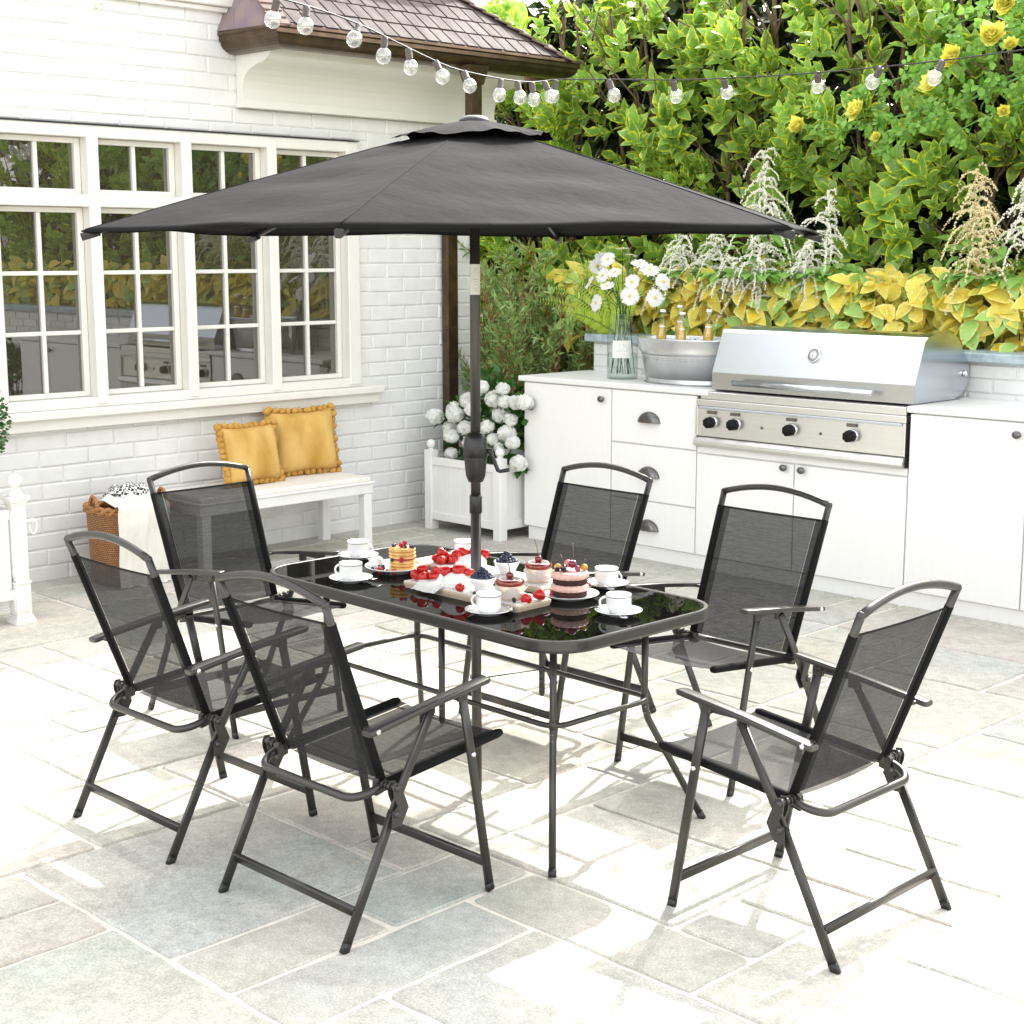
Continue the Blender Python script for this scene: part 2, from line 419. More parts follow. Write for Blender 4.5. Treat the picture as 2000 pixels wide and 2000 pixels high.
def make_paving():
    rs = random.Random(21)
    cell = .265; U0, V0 = -9.05, -3.85; nu, nv = 53, 42
    occ = [[False] * nv for _ in range(nu)]
    sizes = [(3, 2), (2, 3), (2, 2), (2, 1), (1, 2), (3, 1), (1, 3), (1, 1), (4, 2), (2, 2), (3, 2), (3, 3)]
    pal = [(.47, .49, .44), (.48, .49, .42), (.51, .465, .44), (.46, .48, .46), (.51, .475, .455), (.52, .49, .42), (.44, .475, .45), (.54, .49, .44), (.47, .485, .44), (.49, .49, .445), (.44, .465, .455)]
    V = []; F = []; C = []
    for j in range(nv):
        for i in range(nu):
            if occ[i][j]: continue
            ss = sizes[:]; rs.shuffle(ss)
            for (a, b) in ss + [(1, 1)]:
                if i + a <= nu and j + b <= nv and not any(occ[i + x][j + y] for x in range(a) for y in range(b)): break
            for x in range(a):
                for y in range(b): occ[i + x][j + y] = True
            g = .0075
            x0, x1 = U0 + i * cell + g, U0 + (i + a) * cell - g
            y0, y1 = V0 + j * cell + g, V0 + (j + b) * cell - g
            pts = []; rc = rs.uniform(.007, .022)
            cs = [(x0, y0), (x1, y0), (x1, y1), (x0, y1)]
            for q in range(4):
                p, n_ = Vector(cs[q]), Vector(cs[(q + 1) % 4]); d = (n_ - p); L = d.length; d /= L; nm = Vector((d.y, -d.x))
                rr = rc * rs.uniform(.6, 1.3); k = max(2, int(L / .07))
                for t in range(k + 1):
                    s_ = rr + (L - 2 * rr) * t / k
                    pts.append(p + d * s_ - nm * abs(rs.gauss(0, .0034)))
                pc = n_ - d * rr * .3; nd = Vector((-d.y, d.x)); pts.append(pc + nd * rr * .3)
            ctr = Vector(((x0 + x1) / 2, (y0 + y1) / 2)); h = rs.uniform(.0055, .010)
            n0 = len(V); m = len(pts)
            for p in pts: V.append((p.x, p.y, .0006))
            for p in pts:
                q = p + (ctr - p).normalized() * .005; V.append((q.x, q.y, h))
            for q in range(m): F.append((n0 + q, n0 + (q + 1) % m, n0 + m + (q + 1) % m, n0 + m + q))
            F.append(tuple(n0 + m + q for q in range(m)))
            c = rs.choice(pal); k = rs.uniform(.86, 1.12)
            C += [(c[0] * k, c[1] * k, c[2] * k, 1)] * (2 * m)
    me = bpy.data.meshes.new('patio_paving'); me.from_pydata(V, [], F)
    a = me.color_attributes.new('leaf', 'FLOAT_COLOR', 'POINT'); a.data.foreach_set('color', np.array(C, np.float32).ravel())
    me.materials.append(stone_material()); o = bpy.data.objects.new('patio_paving', me); COL.objects.link(o); o['kind'] = 'structure'
make_paving()

# ------------------------------------------------------------------ house
house = empty('house', (-7.66, 4.5, 0), 0, 'white painted brick house wall with a long white window and small tiled eave', 'house')
def hobj(mb, name, mat, parent=None):
    mb.v = [(x + 7.66, y - 4.5, z) for (x, y, z) in mb.v] if parent is None else mb.v
    return mb.obj(name, mat, parent or house)
HO = Vector((-7.66, 4.5, 0))
def H():
    m = MB(); m.M = Matrix.Translation(-HO); return m
BRICK = pbr('painted_brick', (.755, .75, .735), .6, c2=(.705, .70, .685), scale=9, bs=.35, bd=.003, bscale=60)
BMORT = pbr('painted_joint', (.75, .745, .725), .7, c2=(.70, .695, .68), scale=30, bs=.4)
WX = -7.66; WIN = (1.35, 6.262, .84, 2.47)     # window hole v0,v1,z0,z1
def make_bricks():
    rs = random.Random(3); V = []; F = []
    rh = .0905; bl = .292; g = .004
    for r in range(43):
        z0 = r * rh + g * .5; z1 = (r + 1) * rh - g * .5
        v = -.2 - (bl / 2 if r % 2 else 0) + rs.uniform(-.015, .015)
        while v < 7.32:
            a0, a1 = max(v + g * .6, -.2), min(v + bl - g * .6, 7.32)
            v += bl
            segs = [(a0, a1)]; Z0, Z1 = z0, z1
            over = a1 > WIN[0] and a0 < WIN[1]
            if over and z0 < WIN[3] < z1: z0 = WIN[3] + .011
            elif over and z0 < WIN[2] < z1: z1 = WIN[2] - .002
            elif z1 > WIN[2] + .001 and z0 < WIN[3] - .001:
                segs = [q for q in ((a0, min(a1, WIN[0])), (max(a0, WIN[1]), a1)) if q[1] - q[0] > .01]
            zz0, zz1 = z0, z1; z0, z1 = Z0, Z1
            for (b0, b1) in segs:
                if b1 - b0 < .02 or zz1 - zz0 < .008: continue
                x = WX + rs.uniform(-.0015, .0025); n0 = len(V)
                j = lambda s=.002: rs.uniform(-s, s)
                out = [(b0 + j(), zz0 + j()), (b1 + j(), zz0 + j()), (b1 + j(), zz1 + j()), (b0 + j(), zz1 + j())]
                e = .006
                for (p, q) in out: V.append((WX - .0065, p, q))
                inn = []
                for k, (p, q) in enumerate(out):
                    sx = 1 if k in (0, 3) else -1; sz = 1 if k < 2 else -1
                    V.append((x - .0015, p + sx * e * .35, q + sz * e * .35))
                    inn.append((x, p + sx * e * 1.4, q + sz * e * 1.4))
                for (xx, p, q) in inn: V.append((xx + .002, p, q))
                for L in (0, 4):
                    for k in range(4): F.append((n0 + L + k, n0 + L + (k + 1) % 4, n0 + L + 4 + (k + 1) % 4, n0 + L + 4 + k))
                F.append((n0 + 8, n0 + 9, n0 + 10, n0 + 11))
    m = H(); m.add(V, F, False); return m
make_bricks().obj('brick_face', BRICK, house)
m = H()      # wall body round the window hole
m.bx((-8.05, -.2, 0), (WX - .0055, WIN[0], 3.9)).bx((-8.05, WIN[1], 0), (WX - .0055, 7.31, 3.9))
m.bx((-8.05, WIN[0], 0), (WX - .0055, WIN[1], WIN[2])).bx((-8.05, WIN[0], WIN[3]), (WX - .0055, WIN[1], 3.9))
m.obj('wall', BMORT, house)
m = H(); m.bx((-13, 7.0, 0), (-8.06, 7.308, 3.9)).bx((-13, -.2, 0), (-8.06, .1, 3.9)).bx((-13.2, -.2, 0), (-13, 7.3, 3.9)); m.obj('side_wall', BMORT, house)
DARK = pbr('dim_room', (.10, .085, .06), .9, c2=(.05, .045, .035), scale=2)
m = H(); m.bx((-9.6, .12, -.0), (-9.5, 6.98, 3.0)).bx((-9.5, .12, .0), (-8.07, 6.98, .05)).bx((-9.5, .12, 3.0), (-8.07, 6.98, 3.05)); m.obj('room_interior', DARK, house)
# fascia along the wall top, and the main roof above
m = H(); m.bx((WX, -.2, 3.175), (WX + .06, 5.46, 3.42), .006).bx((WX, -.2, 3.145), (WX + .035, 5.44, 3.174), .004); m.obj('fascia', CREAM, house)
def tile_mat(name, c1, c2, c3, sx, sy):
    m, nt, out = new_mat(name)
    tc = N(nt, 'ShaderNodeUVMap'); br = N(nt, 'ShaderNodeTexBrick')
    br.inputs['Color1'].default_value = (*c1, 1); br.inputs['Color2'].default_value = (*c2, 1); br.inputs['Mortar'].default_value = (*c3, 1)
    br.inputs['Scale'].default_value = 1; br.inputs['Mortar Size'].default_value = .004; br.inputs['Brick Width'].default_value = sx; br.inputs['Row Height'].default_value = sy
    nt.links.new(tc.outputs[0], br.inputs[0])
    f, raw = noise_fac(nt, 8, 4); c = mixc(nt, f, br.outputs[0], tuple(x * 1.25 for x in c1))
    f2, _ = noise_fac(nt, 3.2, 2, .4, .6); c = mixc(nt, f2, c, (.20, .15, .19))
    p = N(nt, 'ShaderNodeBsdfPrincipled'); p.inputs['Roughness'].default_value = .6
    nt.links.new(c, p.inputs['Base Color']); nt.links.new(bump(nt, br.outputs['Fac'], -.6, .006), p.inputs['Normal'])
    nt.links.new(p.outputs[0], out.inputs[0]); return m
TILE = tile_mat('slate_tile', (.26, .19, .17), (.19, .13, .12), (.07, .05, .05), .10, .21)
# small hipped roof: front slope + two ends
A = [(-7.13, 5.31, 3.04), (-7.13, 7.62, 3.04), (-7.66, 7.12, 3.44), (-7.66, 5.44, 3.44)]
L_ = (-7.66, 5.26, 3.04); R_ = (-7.66, 7.70, 3.04)
def roof():
    V = []; F = []; UV = []
    def face(ps, uv):
        n = len(V); V.extend(ps); F.append(tuple(range(n, n + len(ps)))); UV.extend(uv)
    face([A[0], A[1], A[2], A[3]], [(0, 0), (2.31, 0), (1.81, .66), (.13, .66)])
    face([L_, A[0], A[3]], [(0, 0), (.53, 0), (.2, .66)])
    face([A[1], R_, A[2]], [(0, 0), (.53, 0), (.2, .66)])
    me = bpy.data.meshes.new('roof'); me.from_pydata([tuple(Vector(p) - HO) for p in V], [], F)
    uvl = me.uv_layers.new(name='UVMap')
    for i, l in enumerate(me.loops): uvl.data[i].uv = (UV[l.vertex_index][0], UV[l.vertex_index][1])
    me.materials.append(TILE); o = bpy.data.objects.new('roof', me); COL.objects.link(o); o.parent = house
    return o
roof_o = roof()
TILE2 = pbr('hip_tile', (.24, .175, .155), .8, c2=(.16, .115, .105), scale=12, spec=.15)
m = H()
for (a, b) in ((A[0], A[3]), (A[1], A[2])):
    m = H(); a, b = Vector(a), Vector(b); d = b - a; n_ = 9
    for i in range(n_ + 1):
        p = a + d * (i / n_)
        q = d.to_track_quat('Y', 'Z').to_matrix().to_4x4() @ Matrix.Rotation(R(-7), 4, 'X')
        m.box(p + Vector((0, 0, .012)), (.11, d.length / n_ * 1.25, .012), .002, 0, q)
    m.obj('hip_tile', TILE2, roof_o)

m = H()      # course noses along the slope so the roof has relief
for k in range(0, 4):
    t = k / 4; a = Vector(A[0]).lerp(Vector(A[3]), t); b = Vector(A[1]).lerp(Vector(A[2]), t)
    n_ = int((b - a).length / .105)
    for i in range(n_):
        p = a.lerp(b, (i + .5) / n_); rs = random.Random(k * 99 + i)
        sl = (Vector(A[3]) - Vector(A[0])); sl.y = 0
        q = Matrix.Rotation(math.atan2(.4, .53), 4, 'Y')
        m.box(p + Vector((-.06, 0, .052 + rs.uniform(0, .004))), (.15, .098, .008), .002, 0, q)
TILE3 = pbr('roof_tile', (.115, .090, .084), .75, c2=(.070, .055, .057), scale=6, stretch=(1, 3, 1), spec=.15)
m.obj('roof_tile', TILE3, roof_o)
# gutter swept round the eave with mitred corners
def mitre_sweep(mb, path, prof):
    n = len(path); vs = []; k = len(prof)
    for i, p in enumerate(path):
        d0 = (Vector(path[i]) - Vector(path[i - 1])).normalized() if i > 0 else None
        d1 = (Vector(path[i + 1]) - Vector(path[i])).normalized() if i < n - 1 else None
        n0 = Vector((d0.y, -d0.x)) if d0 else None; n1 = Vector((d1.y, -d1.x)) if d1 else None
        if n0 is None: o = n1
        elif n1 is None: o = n0
        else: o = (n0 + n1) / (1 + n0.dot(n1))
        for (a, z) in prof: vs.append((p[0] + o.x * a, p[1] + o.y * a, z))
    fs = [(i * k + j, i * k + (j + 1) % k, (i + 1) * k + (j + 1) % k, (i + 1) * k + j) for i in range(n - 1) for j in range(k)]
    mb.add(vs, fs, False)
    q = len(mb.v) - n * k
    mb.f.append(tuple(q + j for j in range(k))); mb.sm.append(False); mb.f.append(tuple(q + (n - 1) * k + j for j in range(k))); mb.sm.append(False)
gp = [(0, 3.035), (.004, 3.02), (-.008, 3.012), (-.006, 2.99), (-.018, 2.982), (-.022, 2.962), (-.036, 2.945), (-.058, 2.93), (-.085, 2.921), (-.125, 2.917), (-.125, 3.02), (-.11, 3.02), (-.108, 2.934), (-.06, 2.945), (-.02, 3.0), (-.012, 3.035)]
m = H(); mitre_sweep(m, [(-7.655, 5.265), (-7.09, 5.265), (-7.09, 7.74), (-7.655, 7.74)], gp); m.obj('gutter', COPPER, house)
# cornice below it, an ogee run along the wall
op = [(-7.655, 2.625), (-7.59, 2.625), (-7.59, 2.668), (-7.60, 2.672), (-7.60, 2.69), (-7.597, 2.73), (-7.585, 2.77), (-7.56, 2.805), (-7.52, 2.835), (-7.46, 2.855), (-7.41, 2.862), (-7.365, 2.875), (-7.33, 2.895), (-7.315, 2.93), (-7.315, 3.0), (-7.655, 3.0)]
m = H(); m.prism([(a, b) for a, b in op], 5.385, 7.43); m.obj('cornice', CREAM, house)
m = H(); m.prism([(a + .006 if a > -7.65 else a, b - (.002 if b < 2.65 else -.001)) for a, b in op[:3]] + [(-7.655, 2.669)], 5.38, 7.437); m.obj('cornice_lip', CREAM, house)
m = H(); m.bx((-7.655, 5.29, 3.0), (-7.20, 7.72, 3.03)); m.obj('soffit', CREAM, house)
# downspout
m = H(); s4 = [(.042, .032), (-.042, .032), (-.042, -.032), (.042, -.032)]
m.add([(-7.20, 6.72, 2.935), (-7.09, 6.72, 2.935), (-7.09, 6.89, 2.935), (-7.20, 6.89, 2.935), (-7.185, 6.755, 2.82), (-7.105, 6.755, 2.82), (-7.105, 6.855, 2.82), (-7.185, 6.855, 2.82)],
      [(0, 1, 2, 3), (0, 1, 5, 4), (1, 2, 6, 5), (2, 3, 7, 6), (3, 0, 4, 7), (4, 5, 6, 7)])
m.sweep([(-7.145, 6.805, 2.825), (-7.145, 6.805, 2.62), (-7.17, 6.81, 2.57), (-7.57, 7.0, 2.27), (-7.61, 7.024, 2.2), (-7.61, 7.024, .06), (-7.56, 7.03, .02)], s4, up=(1, 0, 0), smooth=False, transport=False)
m.obj('downspout', COPPER, house)

# window: cream timber frame, four bays in view (and four more beyond the frame edge), top lights over tall casements
fw = H(); VX = -7.63
posts = [6.2 - .5955 * k for k in range(0, 9)]
fw.bx((-7.80, WIN[0] + .0, 2.405), (-7.628, 6.262, 2.47), .004)        # head
fw.bx((-7.80, 1.36, .945), (-7.63, 6.255, 1.0), .004)
fw.bx((-7.79, 1.36, 2.035), (-7.625, 6.19, 2.10), .004)                # transom
for k, v in enumerate(posts):
    a = .055 if k else .06
    fw.bx((-7.80, v - .034 if k else v - .03, .96), (-7.620, v + .034 if k else v + .062, 2.46), .005)
fw.obj('window_casing', CREAM, house)
LEAD = pbr('lead_flashing', (.03, .03, .035), .5)
m = H(); m.bx((-7.66, 1.3, 2.4715), (-7.615, 6.27, 2.477), .001); m.obj('flashing', LEAD, house)
m = H(); m.bx((-7.80, 1.3, .90), (-7.565, 6.41, .944), .006).bx((-7.66, 1.34, .838), (-7.60, 6.39, .90), .004); m.obj('window_sill', CREAM, house)
def window(v0, v1, z0, z1, cols, rows, name):
    o = empty(name, (0, 0, 0)); o.parent = house
    x0, x1 = -7.76, -7.695
    f = H(); s = .036
    f.bx((x0, v0, z0), (x1, v0 + s, z1), .003).bx((x0, v1 - s, z0), (x1, v1, z1), .003)
    f.bx((x0, v0 + s, z0), (x1, v1 - s, z0 + s * .8), .003).bx((x0, v0 + s, z1 - s * .8), (x1, v1 - s, z1), .003)
    f.obj('sash', CREAM, o)
    mu = H()
    a0, a1, b0, b1 = v0 + s, v1 - s, z0 + s * .8, z1 - s * .8
    for i in range(1, cols):
        c = a0 + (a1 - a0) * i / cols; mu.bx((-7.735, c - .0125, b0), (-7.70, c + .0125, b1), .004)
    for j in range(1, rows):
        c = b0 + (b1 - b0) * j / rows; mu.bx((-7.735, a0, c - .0115), (-7.702, a1, c + .0115), .004)
    mu.obj('glazing_bar', CREAM, o)
    g = H(); g.add([(-7.722, a0, b0), (-7.722, a1, b0), (-7.722, a1, b1), (-7.722, a0, b1)], [(0, 1, 2, 3)])
    g.obj('pane', WGLASS, o, fix=False)
for k in range(8):
    v1 = posts[k] - (.034 if k else .03); v0 = posts[k + 1] + .034
    window(v0 + .002, v1 - .002, 1.002, 2.033, 2, 3, 'casement_window')
    window(v0 + .002, v1 - .002, 2.102, 2.403, 2, 1, 'top_window')
# ------------------------------------------------------------------ bench and cushions
b = empty('bench', (-7.36, 5.31, 0), 0, 'low white bench with a pale seat pad against the brick wall', 'bench')
m = MB(); m.box((0, 0, .375), (.47, 1.24, .06), .004); m.obj('apron', WHITE, b)
m = MB(); m.box((0, 0, .412), (.49, 1.26, .014), .004); m.obj('seat', WHITE, b)
PAD = pbr('linen_pad', (.78, .74, .69), .9, c2=(.72, .68, .63), scale=30, bs=.15)
m = MB(); m.box((-.0, 0, .432), (.455, 1.215, .03), .014); m.obj('seat_pad', PAD, b)
for sx in (-1, 1):
    for sy in (-1, 1):
        m = MB(); m.box((sx * .205, sy * .58, .172), (.06, .06, .344), .004); m.obj('leg', WHITE, b)
MUST = pbr('mustard_velvet', (.44, .225, .03), .85, c2=(.64, .41, .13), scale=5, bs=.35, bd=.01, bscale=14, stretch=(1, 1, .5))
POM = pbr('mustard_pompom', (.42, .215, .035), .9, c2=(.54, .31, .075), scale=30)
def cushion(name, c, sz, rz, lean, label, seed, hz=1.0):
    rs = random.Random(seed)
    o = empty(name, c, rz, label, 'cushion', 'mustard cushions on the bench')
    o.rotation_euler = (0, lean, rz)
    n = 18; V = []; F = []
    for s in (1, -1):
        for i in range(n + 1):
            for j in range(n + 1):
                x, z = i / n * 2 - 1, j / n * 2 - 1
                k = 1 - .10 * (1 - abs(z) ** 2) * abs(x) ** 4; k2 = 1 - .10 * (1 - abs(x) ** 2) * abs(z) ** 4
                t = (max(0, (1 - x ** 4)) * max(0, (1 - z ** 4))) ** .45
                wr = .006 * math.sin(6 * x + 4 * z * x + seed) * t
                V.append((s * (t * .078 + wr * .8), x * sz * .5 * k, (z * sz * .5 * k2 + sz * .5) * hz))
    w_ = n + 1
    for s in (0, 1):
        for i in range(n):
            for j in range(n):
                q = [s * w_ * w_ + i * w_ + j, s * w_ * w_ + (i + 1) * w_ + j, s * w_ * w_ + (i + 1) * w_ + j + 1, s * w_ * w_ + i * w_ + j + 1]
                F.append(tuple(q if s == 0 else q[::-1]))
    m = MB(); m.add(V, F, True); m.obj('cover', MUST, o)
    m = MB()
    for e in range(4):
        for k in range(11):
            t = (k + .5) / 11 * 2 - 1
            kk = .97 - .09 * (1 - t * t)
            x, z = [(t, kk), (t, -kk), (kk, t), (-kk, t)][e]
            cc = (rs.uniform(-.012, .012), x * sz * .54, (z * sz * .54 + sz * .5) * hz)
            m.ball(cc, .0235, (rs.uniform(.85, 1.1), rs.uniform(.75, 1), rs.uniform(.95, 1.25)), 8, 6, Matrix.Rotation(rs.uniform(0, 3), 4, 'X'))
    # balls are placed by their own centre
    m.obj('pompom_fringe', POM, o)
cushion('cushion', (-7.36, 5.225, .458), .40, R(4), R(-12), 'smaller mustard velvet cushion with pompom edge, in front of the other on the bench', 1, .86)
cushion('cushion', (-7.47, 5.69, .458), .455, R(-6), R(-9), 'larger mustard velvet cushion with pompom edge, leaning on the brick wall', 5, .86)

# ------------------------------------------------------------------ basket with cloths
WICK = None
def wicker():
    m, nt, out = new_mat('wicker')
    tc = N(nt, 'ShaderNodeUVMap'); br = N(nt, 'ShaderNodeTexBrick')
    br.inputs['Color1'].default_value = (.50, .235, .075, 1); br.inputs['Color2'].default_value = (.36, .15, .045, 1); br.inputs['Mortar'].default_value = (.07, .028, .01, 1)
    br.inputs['Scale'].default_value = 1; br.inputs['Mortar Size'].default_value = .0022; br.inputs['Brick Width'].default_value = .020; br.inputs['Row Height'].default_value = .0105
    nt.links.new(tc.outputs[0], br.inputs[0])
    p = N(nt, 'ShaderNodeBsdfPrincipled'); p.inputs['Roughness'].default_value = .55
    nt.links.new(br.outputs[0], p.inputs['Base Color']); nt.links.new(bump(nt, br.outputs['Fac'], -1, .004), p.inputs['Normal'])
    nt.links.new(p.outputs[0], out.inputs[0]); return m
WICK = wicker()
ROPE = pbr('woven_rim', (.46, .21, .07), .6, c2=(.28, .12, .04), scale=50, stretch=(1, 1, 3), bs=.6, bscale=90)
bk = empty('basket', (-7.36, 4.38, 0), 0, 'tall brown wicker basket holding folded cloths beside the bench', 'basket'); bk.scale = (.85, .85, 1)
def sq_ring(a, b_, z, n=40, e=3.2):
    out = []
    for i in range(n):
        t = 2 * math.pi * i / n; c, s = math.cos(t), math.sin(t)
        out.append((a * math.copysign(abs(c) ** (2 / e), c), b_ * math.copysign(abs(s) ** (2 / e), s), z))
    return out
V = []; UV = []; n = 40; rows = 8
for i in range(rows + 1):
    z = .015 + .40 * i / rows; k = .92 + .08 * i / rows
    V += sq_ring(.205 * k, .25 * k, z, n)
F = [(i * n + j, i * n + (j + 1) % n, (i + 1) * n + (j + 1) % n, (i + 1) * n + j) for i in range(rows) for j in range(n)]
F.append(tuple(range(n)))
me = bpy.data.meshes.new('body'); me.from_pydata(V, [], F); uv = me.uv_layers.new(name='UVMap')
for pl in me.polygons:
    for li in pl.loop_indices:
        vi = me.loops[li].vertex_index; j = vi % n
        if j == 0 and any(me.loops[q].vertex_index % n == n - 1 for q in pl.loop_indices): j = n
        uv.data[li].uv = (j / n * 1.44, V[vi][2])
me.materials.append(WICK); o = bpy.data.objects.new('body', me); COL.objects.link(o); o.parent = bk
m = MB(); rs = random.Random(4)
for q in range(2):
    ring = sq_ring(.208, .253, 0, 60)
    m.tube([(p[0] * (1 + .02 * math.cos(i * .9 + q * 3.1)), p[1] * (1 + .02 * math.cos(i * .9 + q * 3.1)), .42 + .014 * math.sin(i * .9 + q * 3.1)) for i, p in enumerate(ring)], .013, 7, closed=True)
m.obj('rim', ROPE, bk)
for sx in (-1, 1):
    m = MB(); pts = [(.0 + .045 * math.cos(t), sx * (.25 - .0), .43 + .065 * math.sin(t)) for t in np.linspace(0, math.pi, 10)]
    m.tube(pts, .0095, 7); m.tube([(p[0], p[1] + .012, p[2] - .004) for p in pts], .007, 6); m.obj('handle', ROPE, bk)
CLOTH = pbr('linen_cloth', (.76, .73, .67), .9, c2=(.70, .67, .61), scale=8, bs=.5, bd=.01, bscale=22)
V = []; nu_, nv_ = 26, 40
for i in range(nu_ + 1):
    for j in range(nv_ + 1):
        v = (i / nu_ - .5) * .315; t = j / nv_
        fold = .013 * math.sin(v * 52 + 1 + t) + .008 * math.sin(v * 97 + t * 4)
        if t < .22: s = t / .22; x, z = .03 + .19 * s, .47 - .012 * s + .02 * (1 - s) + fold * .7
        elif t < .3: s = (t - .22) / .08; x, z = .22 + .025 * math.sin(s * 1.57), .458 - .025 * (1 - math.cos(s * 1.57))
        else: s = (t - .3) / .7; x, z = .245 - .018 * s + fold * (.4 + s) + .006 * math.sin(s * 9 + v * 14), .433 - .423 * s + .006 * math.sin(v * 30)
        if z < .012: z = .012 + .003 * math.sin(v * 60); x += .01
        V.append((x * .865 - 7.36, v * (1 + .06 * t) * .97 + 4.355, z))
F = [(i * (nv_ + 1) + j, (i + 1) * (nv_ + 1) + j, (i + 1) * (nv_ + 1) + j + 1, i * (nv_ + 1) + j + 1) for i in range(nu_) for j in range(nv_)]
m = MB(); m.add(V, F, True); tag(m.obj('throw_blanket', CLOTH), 'cream linen throw hanging over the front of the wicker basket', 'blanket')
def gingham():
    m, nt, out = new_mat('gingham')
    tc = N(nt, 'ShaderNodeTexCoord'); ck = N(nt, 'ShaderNodeTexChecker'); ck.inputs['Scale'].default_value = 62
    ck.inputs[1].default_value = (.03, .03, .03, 1); ck.inputs[2].default_value = (.78, .77, .74, 1)
    mp = N(nt, 'ShaderNodeMapping'); mp.inputs['Rotation'].default_value = (.3, .2, .7)
    nt.links.new(tc.outputs['Object'], mp.inputs[0]); nt.links.new(mp.outputs[0], ck.inputs[0])
    p = N(nt, 'ShaderNodeBsdfPrincipled'); p.inputs['Roughness'].default_value = .9
    nt.links.new(ck.outputs[0], p.inputs['Base Color']); nt.links.new(p.outputs[0], out.inputs[0]); return m
m = MB(); V = []
for l in range(3):
    r0 = len(m.v); n1, n2 = 20, 12; VV = []
    for i in range(n1 + 1):
        for j in range(n2 + 1):
            y = (i / n1 - .5); x = (j / n2 - .5)
            e = max(0, 1 - (2 * abs(y)) ** 3) * max(0, 1 - (2 * abs(x)) ** 3)
            VV.append((x * .19 * (1 - .1 * l) - .005, y * .30 * (1 - .07 * l) + .04, .452 + .022 * l + .045 * e ** .5 + .006 * math.sin(y * 14 + x * 9 + l)))
    FF = [(i * (n2 + 1) + j, (i + 1) * (n2 + 1) + j, (i + 1) * (n2 + 1) + j + 1, i * (n2 + 1) + j + 1) for i in range(n1) for j in range(n2)]
    m.add(VV, FF, True)
ob = m.obj('folded_cloth', gingham(), loc=(-7.37, 4.36, 0)); ob.scale = (.85, .9, 1); tag(ob, 'black and white checked cloth folded on top of the wicker basket', 'cloth')

# ------------------------------------------------------------------ planters
def leaf_cluster(parent, name, mat, pts, dirs, size, T, upn=None):
    N_ = len(pts); up = np.tile((0, 0, 1.), (N_, 1)) if upn is None else upn
    V, F, A_ = instance(*T, pts, dirs, up, size)
    return np_mesh(name, V, F, mat, parent, A_)
T_HYD = leaf_t(.36, .25, .3, 4, (-1, 0, 1), .7)
HLEAF = leaf_mat('hydrangea_leaf', (.015, .065, .012), (.06, .19, .03), rough=.4, transl=.25)
PETAL = leaf_mat('white_petal', (.90, .91, .84), (.98, .98, .95), rough=.6, transl=.3)
HCORE = pbr('flower_core', (.82, .85, .72), .8)
def planter(loc, label, w_=.47, fancy=False):
    o = empty('planter_box', loc, 0, label, 'planter')
    h = .46; hw = w_ / 2
    for sx in (-1, 1):
        for sy in (-1, 1):
            m = MB(); m.box((sx * (hw - .03), sy * (hw - .03), .262), (.066, .066, .524), .004)
            ob = m.obj('post', WHITE, o)
            k = MB(); k.lathe([(.02, .524), (.022, .530), (.014, .536)], (sx * (hw - .03), sy * (hw - .03), 0), 14)
            k.ball((sx * (hw - .03), sy * (hw - .03), .562), .031); k.obj('finial', WHITE, ob)
    for a in range(4):
        m = MB(); Mr = Matrix.Rotation(R(90 * a), 4, 'Z'); m.M = Mr
        m.box((0, hw - .035, .27), (w_ - .12, .02, .36), .002)
        nb = 7
        for k in range(nb):
            m.box(((k - (nb - 1) / 2) * (w_ - .13) / nb, hw - .026, .27), ((w_ - .13) / nb - .004, .008, .35), .002)
        m.box((0, hw - .022, .455), (w_ - .12, .03, .05), .003).box((0, hw - .022, .095), (w_ - .12, .03, .05), .003)
        m.obj('side_panel', WHITE, o)
    m = MB(); m.box((0, 0, .42), (w_ - .09, w_ - .09, .03)); m.obj('soil', GRAV, o)
    return o
pl = planter((-7.07, 6.965, 0), 'white square planter box with ball finials in the corner beside the cabinets', .70)
heads = [(-7.464, .732), (-7.371, .778), (-7.262, .759), (-7.372, .656), (-7.292, .619), (-7.316, .50), (-7.239, .846), (-7.022, .952), (-6.962, .876), (-6.86, .948), (-6.839, .869), (-6.74, .873),
         (-7.105, .805), (-6.919, .776), (-6.957, .704), (-6.796, .675), (-6.72, .627), (-6.844, .576), (-7.001, .554), (-7.127, .907), (-6.654, .878), (-6.68, .50)]
